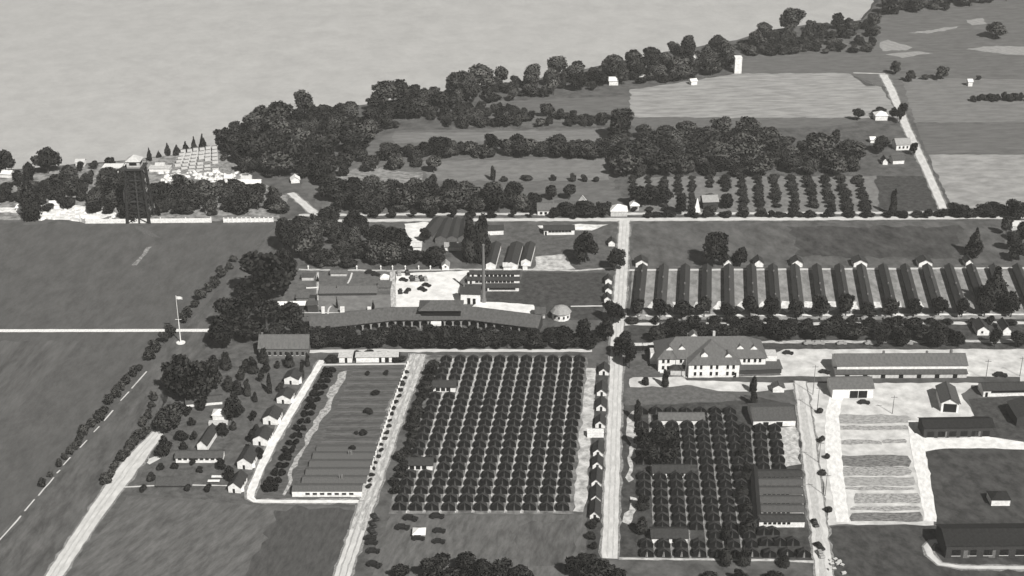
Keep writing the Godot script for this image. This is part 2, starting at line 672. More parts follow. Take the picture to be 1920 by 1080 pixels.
func between(bl: Vector2, br: Vector2, tl: Vector2, tr: Vector2, u: float, v: float) -> Vector3:
	return P(bl).lerp(P(br), u).lerp(P(tl).lerp(P(tr), u), v)

func camp(bl: Vector2, br: Vector2, tl: Vector2, tr: Vector2, cols: int, rows: int, skip: Array, words: String) -> void:
	var across := (P(br) - P(bl)).normalized()
	var turn := atan2(-across.z, across.x)
	for j in rows:
		for i in cols:
			if [j, i] in skip:
				continue
			var p := between(bl, br, tl, tr, i / maxf(1.0, cols - 1.0), j / maxf(1.0, rows - 1.0))
			p += Vector3(rng.randf_range(-0.15, 0.15), 0, rng.randf_range(-0.15, 0.15))
			tent_spots.append([p - Vector3(0, 0, 2.4), turn + rng.randf_range(-0.02, 0.02), words % [NTH[j], NTH[i]]])

func pitch_tents() -> void:      # the 300 nearest stand as tents of their own; the far rows beyond are one mass
	tent_spots.sort_custom(func(p, q): return p[0].z > q[0].z)
	tent0 = thing("canvas_tent", tent_spots[0][2], "tent", "dark canvas tents standing in rows", tent_spots[0][0], tent_spots[0][1])
	tent_parts(tent0)
	if "first row from front" in String(tent_spots[0][2]) and "right-hand" in String(tent_spots[0][2]):
		tent0.get_node("door_flap").material_override = M.pale_flap
	for i in range(1, mini(299, tent_spots.size())):
		var s = tent_spots[i]
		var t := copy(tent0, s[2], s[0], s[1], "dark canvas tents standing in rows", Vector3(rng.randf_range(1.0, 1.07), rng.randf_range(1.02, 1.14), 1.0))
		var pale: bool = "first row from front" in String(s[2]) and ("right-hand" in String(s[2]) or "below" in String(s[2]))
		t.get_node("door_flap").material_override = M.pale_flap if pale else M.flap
	if tent_spots.size() > 299:
		var far := thing("far_tents", "farthest rows of dark canvas tents below the tree-lined street", "tents")
		far.set_meta("kind", "stuff")
		var shapes := tent_shapes()
		var mats := [M.canvas, M.shade_cloth, M.flap, M.flap]
		var names := ["canvas", "front_wall", "door_flap", "tent_pole"]
		for k in 4:
			var st := SurfaceTool.new()
			for i in range(299, tent_spots.size()):
				var s = tent_spots[i]
				st.append_from(shapes[k], 0, Transform3D(Basis(Vector3.UP, s[1]), s[0]))
			var o := mesh_part(names[k], st.commit(), mats[k], far)
			o.set_meta("kind", "stuff")

# ---------- cars
var car0: Node3D

func car_parts(t: Node3D, body_m: Material) -> void:     # a pre-war saloon, bonnet towards +z
	var body := new_st()
	extrude(body, PackedVector2Array([Vector2(-2.15, 0.45), Vector2(2.1, 0.45), Vector2(2.15, 0.85), Vector2(2.0, 1.02), Vector2(0.7, 1.1), Vector2(-1.9, 1.1), Vector2(-2.25, 0.8)]), -0.7, 0.7, true)
	var turned := Transform3D(Basis(Vector3.UP, PI / 2), Vector3.ZERO)
	body.generate_normals()
	var m := body.commit()
	mesh_part("body", m, body_m, t)
	var cab := new_st()
	var lo := PackedVector3Array([Vector3(-0.7, 1.1, 0.75), Vector3(0.7, 1.1, 0.75), Vector3(0.7, 1.1, -1.75), Vector3(-0.7, 1.1, -1.75)])
	var hi := PackedVector3Array([Vector3(-0.58, 1.62, 0.4), Vector3(0.58, 1.62, 0.4), Vector3(0.58, 1.58, -1.3), Vector3(-0.58, 1.58, -1.3)])
	hull(cab, lo, hi)
	part("cabin", cab, body_m, t)
	var glass := new_st()
	box(glass, Vector3(0, 1.34, 0.62), Vector3(1.15, 0.34, 0.06))
	part("windscreen", glass, M.dark, t)
	for x in [-0.78, 0.78]:
		for z in [-1.35, 1.35]:
			var wh := new_st()
			tube(wh, Vector3(x - 0.1, 0.36, z), Vector3(x + 0.1, 0.36, z), 0.36, 0.36, 10)
			part("wheel", wh, M.tyre, t)
			var fe := new_st()
			extrude(fe, PackedVector2Array([Vector2(z - 0.55, 0.4), Vector2(z - 0.4, 0.74), Vector2(z, 0.86), Vector2(z + 0.4, 0.74), Vector2(z + 0.55, 0.4)]), x - 0.16, x + 0.16, true)
			part("mudguard", fe, body_m, t)

func car(x: float, y: float, turn: float, label: String, group := "", pale := false) -> void:
	if car0 == null:
		car0 = thing("parked_car", label, "car", group, G(x, y), turn)
		car_parts(car0, M.car)
		return
	var c := copy(car0, label, G(x, y), turn, group, Vector3.ONE * rng.randf_range(0.95, 1.2))
	if pale:
		for k in c.get_children():
			if String(k.name).begins_with("body") or String(k.name).begins_with("cabin") or String(k.name).begins_with("mud"):
				k.material_override = M.pale_car

func pole(x: float, y: float, tall: float, r: float, label: String, called := "utility_pole", cat := "utility pole", m: Material = null, arms := true) -> Node3D:
	var t := thing(called, label, cat, "", G(x, y))
	var st := new_st()
	tube(st, Vector3(0, -0.3, 0), Vector3(0, tall, 0), r, r * 0.6, 8)
	part("shaft", st, m if m else M.wood, t)
	if arms:
		mesh_part("crossarm", unit_box(Vector3(2.4, 0.16, 0.14)), M.wood, t, Vector3(0, tall - 0.7, 0.15))
	return t

func fence(called: String, label: String, pts: Array, h: float, gap: float, m: Material, solid: bool, post_w := 0.3) -> void:
	var a := P(pts[0])
	var t := thing(called, label, "fence" if not solid else "wall", "", a)
	var n_posts := 0
	for i in pts.size() - 1:
		var p := P(pts[i])
		var q := P(pts[i + 1])
		var d := (q - p)
		var l := d.length()
		var rail := mesh_part("panel" if solid else "rail", unit_box(Vector3(l, h * (0.9 if solid else 0.18), 0.25 if solid else 0.12)), m, t)
		rail.transform = Transform3D(Basis(d / l, Vector3.UP, (d / l).cross(Vector3.UP)), (p + q) * 0.5 - a + Vector3(0, h * (0.45 if solid else 0.85), 0))
		if not solid:
			var r2 := mesh_part("rail", rail.mesh, m, t)
			r2.transform = rail.transform.translated(Vector3(0, -h * 0.4, 0))
		var n := maxi(1, int(l / gap))
		for k in n + 1:
			mesh_part("post", unit_box(Vector3(post_w, h * 1.15, post_w + 0.1)), m, t, p.lerp(q, float(k) / n) - a + Vector3(0, h * 0.57, 0))

func V(x: float, y: float) -> Vector2:
	return Vector2(x, y)

func along(a: Vector2, b: Vector2) -> float:
	var d := P(b) - P(a)
	return PI / 2 - Vector2(d.x, d.z).angle()

func _ready() -> void:
	# camera
	var cam := Camera3D.new()
	cam.name = "camera"
	cam.fov = rad_to_deg(2.0 * atan(540.0 / FOCAL))
	cam.far = 30000.0
	cam.near = 1.0
	cam.transform = Transform3D(Basis(Vector3.RIGHT, -TILT), Vector3(0, HIGH, 0))
	add_child(cam)
	cam.current = true
	# sky and exposure
	var sky := Sky.new()
	var air := ProceduralSkyMaterial.new()
	air.sky_top_color = Color(0.62, 0.62, 0.61)
	air.sky_horizon_color = Color(0.86, 0.857, 0.848)
	air.sky_curve = 0.25
	air.ground_bottom_color = Color(0.3, 0.3, 0.29)
	air.ground_horizon_color = Color(0.7, 0.7, 0.69)
	air.sky_energy_multiplier = 0.5
	sky.sky_material = air
	var env := Environment.new()
	env.background_mode = Environment.BG_SKY
	env.sky = sky
	env.tonemap_mode = Environment.TONE_MAPPER_LINEAR
	env.tonemap_exposure = 1.25
	env.sdfgi_enabled = true
	env.ssao_enabled = true
	env.ssil_enabled = true
	env.fog_enabled = true
	env.fog_light_color = Color(0.86, 0.857, 0.848)
	env.fog_density = 0.0001
	var we := WorldEnvironment.new()
	we.name = "world"
	we.environment = env
	add_child(we)
	# sun, from the right and a little behind the viewer
	var sun := DirectionalLight3D.new()
	sun.name = "sun"
	sun.light_energy = 1.6
	sun.light_color = Color(1.0, 0.99, 0.97)
	sun.light_angular_distance = 0.5
	sun.shadow_enabled = true
	sun.directional_shadow_max_distance = 2500.0
	sun.transform = Transform3D(Basis.looking_at(Vector3(-0.38, -0.74, -0.66).normalized(), Vector3.UP), Vector3(300, 500, 100))
	add_child(sun)

	rng.seed = 1941
	edge_noise.seed = 7
	edge_noise.frequency = 0.11
	edge_noise.fractal_octaves = 3
	more_ordinals()
	make_materials()
	make_crowns()
	lay_ground()
	lay_roads()
	clubhouse()
	headquarters()
	right_side()
	barracks_row()
	middle_buildings()
	left_houses()
	tent_camps()
	lake_front()
	far_buildings()
	plant_trees()
	plant_noted()
	small_things()

func make_materials() -> void:
	M.lawn = rough(0.066, 0.11, 0.012, 7, 11, 1024, 0.85)
	M.grass = rough(0.055, 0.125, 0.014, 6, 12, 1024, 0.74)
	M.grass_dark = rough(0.028, 0.085, 0.014, 6, 13, 1024, 0.74)
	M.meadow = rough(0.07, 0.145, 0.016, 6, 14, 1024, 0.74)
	M.hay = rough(0.15, 0.31, 0.01, 6, 26, 1024, 0.72)
	M.far_field = rough(0.13, 0.2, 0.01, 6, 27, 1024, 0.7)
	M.far_grass = rough(0.09, 0.15, 0.01, 6, 28, 1024, 0.7)
	M.stubble = rough(0.2, 0.33, 0.008, 6, 15, 1024, 0.6)
	M.tilled = rough(0.055, 0.1, 0.01, 5, 16, 512, 0.55)
	M.dirt = rough(0.24, 0.6, 0.008, 6, 17, 1024, 0.65)
	M.gravel = rough(0.56, 0.78, 0.008, 6, 18, 1024, 0.6)
	M.road = rough(0.46, 0.6, 0.01, 5, 19, 512, 0.6)
	M.pale_dirt = rough(0.42, 0.75, 0.02, 4, 29, 512, 0.6)
	M.sand = rough(0.45, 0.85, 0.012, 5, 20, 512, 0.65)
	M.scuffed = rough(0.1, 0.34, 0.01, 6, 21, 1024, 0.65)
	M.bed = rough(0.2, 0.42, 0.01, 6, 22, 1024, 0.65)
	M.bed_dark = rough(0.07, 0.24, 0.01, 6, 23, 1024, 0.65)
	M.yard_bed = rough(0.14, 0.46, 0.012, 6, 30, 1024, 0.7)
	M.verge = rough(0.1, 0.34, 0.012, 6, 52, 1024, 0.75)
	M.rut = rough(0.26, 0.42, 0.02, 5, 53, 512, 0.7)
	M.yard = rough(0.38, 0.64, 0.008, 6, 60, 1024, 0.6)
	M.rut2 = rough(0.36, 0.5, 0.02, 5, 54, 512, 0.7)
	M.bluff = rough(0.1, 0.4, 0.01, 5, 24, 512, 0.6)
	M.water = rough(0.36, 0.475, 0.012, 7, 25, 2048, 0.9)  # sky reflection is put into this pale base colour
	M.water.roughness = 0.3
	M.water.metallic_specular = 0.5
	M.white = worn(0.62, 0.85, 9.0, 31)
	M.cream = worn(0.4, 0.56, 9.0, 32)
	M.roof = worn(0.06, 0.1, 6.0, 33)
	M.roof_grey = worn(0.085, 0.14, 7.0, 34)
	M.roof_dark = worn(0.028, 0.055, 6.0, 35)
	M.roof_black = worn(0.014, 0.03, 6.0, 36)
	M.hall_roof2 = worn(0.05, 0.14, 1.8, 58, 0.8)
	M.seat_stone = worn(0.36, 0.62, 3.0, 59)
	M.roof_pale2 = worn(0.11, 0.17, 5.0, 61)
	M.club_roof = worn(0.06, 0.115, 9.0, 62)
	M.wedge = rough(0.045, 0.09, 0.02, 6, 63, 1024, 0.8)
	M.track = rough(0.14, 0.52, 0.015, 6, 64, 1024, 0.7)
	M.verge_dark = rough(0.06, 0.2, 0.03, 6, 65, 1024, 0.8)
	M.hall_roof = worn(0.055, 0.14, 3.0, 55, 0.8)
	M.roof_mid = worn(0.038, 0.07, 7.0, 56)
	M.roof_mid2 = worn(0.03, 0.08, 3.0, 57)
	M.roof_pale = worn(0.22, 0.33, 6.0, 37)
	M.wood = worn(0.1, 0.18, 3.0, 38)
	M.wood_dark = worn(0.03, 0.06, 3.0, 39)
	M.canvas = worn(0.034, 0.058, 5.0, 40)
	M.canvas.metallic_specular = 0.08
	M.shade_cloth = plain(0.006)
	M.flap = plain(0.1)
	M.pale_flap = plain(0.45)
	M.dark = plain(0.01, 0.6)
	M.brick = worn(0.12, 0.2, 2.0, 41)
	M.concrete = worn(0.55, 0.8, 5.0, 42)
	M.tyre = plain(0.012)
	M.car = plain(0.018, 0.4)
	M.pale_car = plain(0.28, 0.4)
	M.metal = plain(0.2, 0.5)
	M.iron = plain(0.02, 0.6)
	M.flag = plain(0.7)
	M.bark = worn(0.04, 0.08, 2.0, 43)
	for k in 3:
		for s in [["pale_haze_leaf", 0.85], ["leaf", 0.46], ["pale_leaf", 0.8], ["deep_leaf", 0.34], ["black_leaf", 0.2]]:  # first tone: distance haze put into the leaf colour, also for paler trees
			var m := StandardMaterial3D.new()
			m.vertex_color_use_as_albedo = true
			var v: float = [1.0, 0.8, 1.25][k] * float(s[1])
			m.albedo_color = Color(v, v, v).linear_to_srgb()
			m.roughness = 0.9
			m.metallic_specular = 0.08
			M[s[0] + str(k)] = m

func lay_ground() -> void:
	# the land: one sheet out past the horizon, cut along the lake
	var shore := [V(-700, 362), V(-300, 340), V(-100, 326), V(60, 314), V(150, 307), V(230, 301), V(330, 289), V(415, 274), V(520, 226), V(650, 200), V(760, 184), V(880, 164), V(1000, 149), V(1140, 120), V(1250, 97), V(1380, 74), V(1440, 57), V(1500, 47), V(1560, 43), V(1600, 40), V(1625, 30), V(1645, 5), V(1665, -40), V(1690, -110), V(1730, -220), V(1800, -330)]
	var flat := PackedVector2Array()
	for i in shore.size() - 1:
		var a := P(shore[i])
		var b := P(shore[i + 1])
		var n := clampi(int(a.distance_to(b) / 8.0), 1, 60)
		for k in n:
			var p := a.lerp(b, float(k) / n)
			flat.append(Vector2(p.x, p.z) + Vector2(edge_noise.get_noise_1d(p.x), edge_noise.get_noise_1d(p.x + 50.0)) * 3.0)
	var edge := flat.duplicate()
	flat.append(Vector2(1800, -9000))
	flat.append(Vector2(9000, -9000))
	flat.append(Vector2(9000, 2000))
	flat.append(Vector2(-9000, 2000))
	flat.append(Vector2(-9000, -300))
	flat_sheet("ground", flat, M.grass, 0.0, 150.0)
	var st := new_st()
	for i in edge.size() - 1:
		var a := edge[i]
		var b := edge[i + 1]
		var d := (b - a).normalized()
		var out := Vector2(d.y, -d.x) * 7.0
		var inside := Vector3(a.x - out.x * 3.0, -20, a.y - out.y * 3.0)
		quad(st, Vector3(a.x, 0.0, a.y), Vector3(b.x, 0.0, b.y), Vector3(b.x + out.x, -8.2, b.y + out.y), Vector3(a.x + out.x, -8.2, a.y + out.y), inside)
	st.generate_normals()
	var bl := setting("bluff", st.commit(), M.bluff)
	bl.material_override = worn(0.1, 0.35, 12.0, 51)
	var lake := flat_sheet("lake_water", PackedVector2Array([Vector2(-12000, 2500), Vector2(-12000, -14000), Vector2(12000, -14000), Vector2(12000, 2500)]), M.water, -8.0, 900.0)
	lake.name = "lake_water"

	# the drill field and the lower left
	sheet("drill_field", [V(-260, 425), V(140, 420), V(510, 422), V(455, 490), V(395, 560), V(330, 650), V(280, 690), V(200, 780), V(80, 915), V(-10, 1015), V(-200, 1250), V(-700, 1250)], M.lawn, 1, 110.0, along(V(150, 1000), V(480, 470)), 0.4, 1.0)
	sheet("verge", [V(455, 490), V(520, 420), V(540, 450), V(400, 640), V(320, 720), V(300, 800), V(180, 940), V(85, 1080), V(40, 1140), V(-130, 1140), V(80, 915), V(280, 690), V(395, 560)], M.grass, 2, 90.0, along(V(150, 1000), V(480, 470)), 0.3, 0.8)
	sheet("mown_field", [V(240, 930), V(470, 948), V(675, 950), V(640, 1090), V(620, 1150), V(60, 1150), V(125, 1075)], M.meadow, 2, 70.0, along(V(250, 1070), V(420, 930)), 0.3, 0.6)
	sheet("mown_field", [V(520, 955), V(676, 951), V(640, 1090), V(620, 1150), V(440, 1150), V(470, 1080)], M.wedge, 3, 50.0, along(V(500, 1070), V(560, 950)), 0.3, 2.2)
	sheet("drill_field", [V(-60, 640), V(150, 640), V(40, 760), V(-160, 930)], M.grass, 2, 150.0, along(V(150, 1000), V(480, 470)), 0.2, 1.2)
	# officers' ground and the field of halls
	sheet("house_lawn", [V(300, 740), V(410, 650), V(600, 660), V(590, 690), V(540, 765), V(465, 922), V(470, 945), V(240, 925), V(290, 850), V(318, 815)], M.grass, 2, 70.0, 0.0, 1.0, 0.6)
	sheet("house_lawn", [V(600, 690), V(765, 680), V(680, 932), V(490, 936), V(520, 860)], M.grass, 3, 60.0, 0.05, 2.5, 0.3)
	sheet("dirt_track", [V(638, 697), V(652, 695), V(645, 712), V(632, 735), V(622, 760), V(612, 775), V(598, 795), V(592, 806), V(584, 815), V(576, 832), V(566, 855), V(558, 872), V(548, 890), V(540, 912), V(536, 930), V(532, 928), V(538, 902), V(546, 880), V(560, 850), V(575, 815), V(590, 790), V(597, 780), V(612, 755), V(622, 725)], M.track, 4, 30.0, 0.0, 1.0, 0.9)
	# the tent ground
	sheet("camp_ground", [V(800, 666), V(1100, 668), V(1102, 720), V(1075, 964), V(728, 964), V(745, 900), V(790, 760)], M.bed_dark, 2, 60.0, 0.0, 1.0, 0.5)
	sheet("camp_ground", [V(1172, 728), V(1395, 740), V(1495, 760), V(1512, 985), V(1530, 1050), V(1158, 1045)], M.grass_dark, 2, 60.0, 0.0, 1.0, 0.8)
	sheet("dirt_patch", [V(1172, 785), V(1196, 765), V(1192, 830), V(1186, 900), V(1176, 905), V(1180, 850)], M.dirt, 4, 30.0, 0.0, 1.0, 1.2)
	sheet("dirt_patch", [V(1455, 800), V(1490, 802), V(1502, 870), V(1462, 878), V(1470, 840)], M.dirt, 4, 25.0, 0.0, 1.0, 1.2)
	sheet("dirt_patch", [V(1185, 930), V(1196, 935), V(1194, 965), V(1180, 985), V(1172, 978), V(1178, 955)], M.dirt, 4, 25.0, 0.0, 1.0, 1.2)
	sheet("rough_field", [V(735, 966), V(1095, 966), V(1080, 1130), V(690, 1130), V(705, 1020)], M.meadow, 3, 60.0, along(V(860, 1070), V(900, 970)), 0.3, 0.6)
	sheet("rough_field", [V(960, 985), V(1085, 975), V(1075, 1060), V(990, 1055)], M.grass, 4, 70.0, along(V(860, 1070), V(900, 970)), 0.3, 2.0)
	sheet("side_strip", [V(1100, 690), V(1120, 690), V(1098, 960), V(1074, 960)], M.dirt, 3, 40.0, 0.0, 1.0, 0.8)
	sheet("lawn_strip", [V(1118, 680), V(1142, 690), V(1128, 1060), V(1098, 1060)], M.grass_dark, 4, 50.0, 0.0, 1.0, 0.4)
	# the lawns in the middle
	sheet("club_lawn", [V(540, 508), V(740, 508), V(740, 578), V(600, 600), V(540, 640), V(525, 580)], M.meadow, 1, 70.0, 0.3, 1.0, 0.5)
	sheet("club_garden", [V(598, 510), V(735, 508), V(733, 547), V(598, 550)], M.meadow, 2, 50.0, 0.0, 1.0, 0.5)
	sheet("club_garden", [V(598, 552), V(732, 552), V(732, 576), V(598, 588)], M.far_field, 2, 60.0, 0.0, 1.0, 0.4)
	sheet("parking_yard", [V(742, 513), V(880, 508), V(862, 530), V(858, 548), V(868, 560), V(880, 562), V(850, 590), V(740, 590)], M.gravel, 4, 60.0, 0.0, 1.0, 0.4)
	sheet("gravel_court", [V(895, 566), V(940, 567), V(1000, 572), V(1005, 578), V(998, 596), V(930, 590), V(880, 580)], M.gravel, 4, 60.0, 0.0, 1.0, 0.4)
	sheet("club_lawn", [V(980, 510), V(1135, 512), V(1130, 600), V(1010, 600), V(1000, 570), V(910, 566), V(912, 548), V(972, 546)], M.grass_dark, 1, 60.0, 0.0, 1.0, 0.4)
	sheet("club_lawn", [V(930, 425), V(1150, 420), V(1145, 500), V(1000, 505), V(925, 470)], M.grass, 1, 70.0, 0.0, 1.0, 0.5)
	sheet("gravel_yard", [V(755, 420), V(800, 415), V(812, 425), V(795, 445), V(788, 462), V(770, 462), V(768, 448)], M.gravel, 4, 40.0, 0.0, 1.0, 0.7)
	sheet("gravel_yard", [V(1005, 482), V(1060, 478), V(1066, 492), V(1075, 505), V(1000, 507)], M.dirt, 4, 40.0, 0.0, 1.0, 1.0)
	sheet("gravel_yard", [V(1010, 424), V(1100, 421), V(1140, 421), V(1110, 432), V(1085, 432), V(1020, 434)], M.sand, 3, 40.0, 0.0, 1.0, 0.8)
	sheet("meadow", [V(1186, 420), V(1880, 415), V(1885, 492), V(1186, 500)], M.grass, 1, 170.0, 0.15, 0.6, 0.6)
	sheet("meadow", [V(1480, 425), V(1800, 425), V(1790, 485), V(1500, 480)], M.grass_dark, 2, 170.0, 0.15, 0.6, 2.0)
	sheet("barracks_ground", [V(1185, 507), V(1935, 504), V(1940, 598), V(1180, 600)], M.hay, 1, 60.0, 0.0, 0.6, 0.4)
	sheet("street_ground", [V(1180, 600), V(1940, 598), V(1940, 652), V(1175, 662)], M.grass_dark, 1, 60.0, 0.0, 1.0, 0.5)
	for i in 18:
		var x := 1222.0 + i * 41.3
		sheet("dirt_patch", [V(x - 2, 565), V(x + 13, 566), V(x + 16, 578), V(x + 2, 584), V(x - 6, 577)], M.sand, 3, 20.0, 0.0, 1.0, 0.9)
	# the yards on the right
	sheet("gravel_yard", [V(1180, 712), V(1230, 690), V(1440, 670), V(1470, 655), V(1935, 655), V(1940, 722), V(1830, 722), V(1800, 740), V(1830, 780), V(1735, 790), V(1735, 830), V(1752, 970), V(1748, 984), V(1555, 985), V(1540, 880), V(1500, 730), V(1400, 735), V(1180, 726)], M.yard, 3, 70.0, 0.0, 1.0, 0.6)
	sheet("dark_lane", [V(1285, 709), V(1460, 706), V(1912, 707), V(1912, 718), V(1460, 719), V(1290, 713)], M.tilled, 5, 40.0, 0.0, 1.0, 0.4)
	sheet("lawn", [V(1185, 690), V(1235, 668), V(1236, 700), V(1290, 700), V(1282, 707), V(1184, 708)], M.grass, 4, 40.0, 0.0, 1.0, 0.3)
	sheet("lawn", [V(1285, 703), V(1385, 703), V(1460, 698), V(1465, 704), V(1290, 709)], M.meadow, 4, 40.0, 0.0, 1.0, 0.3)
	sheet("lawn", [V(1168, 728), V(1300, 723), V(1395, 742), V(1395, 752), V(1172, 762)], M.meadow, 4, 50.0, 0.0, 1.0, 0.8)
	sheet("lawn", [V(1815, 748), V(1940, 742), V(1940, 825), V(1860, 820), V(1832, 790)], M.grass_dark, 4, 50.0, 0.0, 1.0, 0.6)
	sheet("airfield_lawn", [V(1736, 845), V(1770, 840), V(1945, 842), V(1950, 1010), V(1760, 1005), V(1755, 970)], M.grass_dark, 4, 90.0, 0.4, 0.7, 0.5)
	sheet("airfield_lawn", [V(1555, 988), V(1755, 985), V(1945, 1000), V(2010, 1160), V(1565, 1160)], M.grass_dark, 3, 90.0, 0.4, 0.7, 0.5)
	sheet("service_road", [V(1728, 822), V(1850, 820), V(1945, 832), V(1945, 843), V(1770, 841), V(1736, 848), V(1728, 850)], M.gravel, 5, 40.0, 0.0, 1.0, 0.5)
	var beds := [[1568, 1705, 779, 794, 1], [1566, 1700, 799, 806, 0], [1570, 1650, 826, 833, 0], [1655, 1700, 824, 831, 0], [1570, 1706, 855, 875, 2], [1575, 1706, 876, 892, 0], [1580, 1716, 896, 911, 1], [1585, 1716, 914, 919, 0], [1602, 1724, 926, 943, 0], [1594, 1726, 950, 957, 0], [1594, 1730, 962, 978, 2]]
	for b in beds:
		var y0: float = b[2]
		var y1: float = b[3]
		sheet("planted_bed", [V(b[0] + 4, y0), V((b[0] + b[1]) * 0.5, y0 - 1), V(b[1] - 3, y0), V(b[1] + 3, (y0 + y1) * 0.5), V(b[1], y1), V((b[0] + b[1]) * 0.5, y1 + 1), V(b[0], y1), V(b[0] - 2, (y0 + y1) * 0.5)], [M.yard_bed, M.bed, M.bed_dark][b[4]], 5, 26.0, 0.0, 2.0, 0.55)
	sheet("far_slope", [V(1400, 100), V(1640, 60), V(1700, -60), V(2300, -60), V(2100, 232), V(1716, 231), V(1655, 137), V(1390, 137)], M.far_grass, 1, 200.0, 0.1, 3.0, 1.5)
	sheet("rough_ground", [V(560, 345), V(700, 265), V(740, 245), V(1150, 240), V(1150, 400), V(620, 404)], M.far_grass, 1, 120.0, 0.1, 2.0, 1.5)
	# fields behind the long road
	sheet("field", [V(735, 250), V(1145, 243), V(1140, 266), V(740, 268)], M.far_field, 2, 160.0, 0.05, 4.0, 1.5)
	sheet("field", [V(900, 190), V(1180, 180), V(1180, 235), V(870, 238)], M.far_grass, 2, 160.0, 0.05, 4.0, 1.5)
	sheet("field", [V(790, 302), V(1145, 297), V(1140, 338), V(800, 340)], M.far_field, 2, 120.0, 0.05, 2.0, 1.5)
	sheet("field", [V(880, 345), V(1140, 342), V(1180, 380), V(1000, 385), V(880, 372)], M.far_grass, 2, 120.0, 0.05, 2.0, 1.5)
	sheet("rough_field", [V(630, 322), V(700, 312), V(790, 325), V(800, 345), V(720, 352), V(640, 352)], M.scuffed, 2, 60.0, 0.05, 2.0, 2.0)
	sheet("wheat_field", [V(1182, 168), V(1310, 150), V(1385, 138), V(1590, 137), V(1650, 163), V(1690, 222), V(1180, 220)], M.stubble, 2, 180.0, 0.05, 4.0, 1.0)
	sheet("wheat_field", [V(1592, 137), V(1652, 137), V(1660, 160), V(1625, 162)], M.far_grass, 2, 120.0, 0.05, 4.0, 0.8)
	sheet("ploughed_field", [V(1180, 221), V(1640, 222), V(1560, 238), V(1240, 244), V(1182, 236)], M.far_grass, 2, 120.0, 0.05, 4.0, 1.0)
	sheet("ploughed_field", [V(1390, 108), V(1645, 108), V(1650, 135), V(1390, 136)], M.far_grass, 2, 160.0, 0.05, 4.0, 2.0)
	sheet("ploughed_field", [V(1716, 232), V(1990, 231), V(1990, 289), V(1738, 288)], M.far_grass, 2, 200.0, 0.05, 4.0, 0.8)
	sheet("wheat_field", [V(1740, 290), V(1990, 290), V(2010, 395), V(1790, 398)], M.stubble, 2, 140.0, 0.1, 2.0, 0.8)
	sheet("hay_field", [V(1690, 145), V(1990, 150), V(1990, 229), V(1715, 230)], M.far_field, 2, 200.0, 0.1, 4.0, 1.0)
	sheet("orchard_ground", [V(1180, 332), V(1640, 330), V(1650, 398), V(1180, 402)], M.far_field, 2, 60.0, 0.0, 1.0, 1.0)
	sheet("orchard_ground", [V(1642, 330), V(1735, 330), V(1768, 398), V(1650, 400)], M.grass_dark, 2, 60.0, 0.0, 1.0, 1.0)
	for q in [[V(1650, 80), V(1665, 75), V(1710, 88), V(1700, 94), V(1655, 96)], [V(1700, 62), V(1760, 54), V(1800, 48), V(1790, 54), V(1740, 63)], [V(1812, 38), V(1840, 34), V(1850, 44), V(1820, 48)], [V(1660, 102), V(1720, 96), V(1750, 100), V(1690, 108)], [V(1810, 92), V(1860, 86), V(1940, 88), V(1940, 106), V(1870, 100)]]:
		sheet("sandy_bank", q, M.stubble, 3, 40.0, 0.1, 3.0, 1.2)
	# the shore on the left
	sheet("shore_ground", [V(-60, 345), V(240, 300), V(420, 280), V(470, 335), V(545, 370), V(520, 415), V(-60, 412)], M.scuffed, 1, 60.0, 0.0, 1.0, 1.5)
	sheet("shore_sand", [V(330, 292), V(412, 280), V(420, 312), V(470, 335), V(455, 345), V(360, 338), V(310, 345), V(318, 325)], M.scuffed, 3, 30.0, 0.0, 1.0, 1.5)
	sheet("shore_sand", [V(-40, 388), V(60, 390), V(110, 380), V(210, 395), V(228, 402), V(160, 416), V(90, 412), V(70, 400), V(-40, 398)], M.sand, 3, 30.0, 0.0, 1.0, 1.0)
	sheet("bare_patch", [V(246, 498), V(262, 482), V(274, 464), V(284, 462), V(270, 482), V(256, 498)], M.scuffed, 4, 20.0, 0.0, 1.0, 0.5)
	sheet("bare_patch", [V(252, 425), V(266, 424), V(290, 440), V(300, 446), V(276, 442)], M.meadow, 4, 20.0, 0.0, 1.0, 1.0)
	var pads := new_st()
	for j in 22:
		for i in 10:
			if rng.randf() < 0.25:
				continue
			var p := between(V(764.4, 960), V(1040, 960), V(850.5, 677), V(1075.5, 677), i / 9.0, (j - 0.15) / 21.0) - Vector3(0, 0, 0.8)
			box(pads, p + Vector3(0, 0.06, 0), Vector3(rng.randf_range(0.7, 1.05), 0.1, rng.randf_range(0.8, 1.5)))
	pads.generate_normals()
	setting("path_slabs", pads.commit(), M.concrete)
	for i in 10:
		strip("camp_path", [V(764.4 + i * 30.6, 962), V(850.5 + i * 25.0, 672)], [0.9], M.dirt, 4, 30.0, 0.15)

	for i in 6:
		strip("camp_path", [V(1228.5 + i * 33.2, 1048), V(1218 + i * 27.5, 774)], [0.9], M.verge, 4, 30.0, 0.15)
	for i in 2:
		strip("camp_path", [V(1416 + i * 30.0, 886), V(1410 + i * 28.5, 806)], [0.9], M.verge, 4, 30.0, 0.15)

	for i in 26:
		var y := lerpf(692.0, 858.0, pow(i / 25.0, 1.1))
		strip("planted_row", [V(548 + (932 - y) * 0.442 + 9, y), V(675 + (932 - y) * 0.347, y - 0.5)], [0.9], M.wedge if i % 2 == 0 else M.verge_dark, 5, 15.0, 0.5)

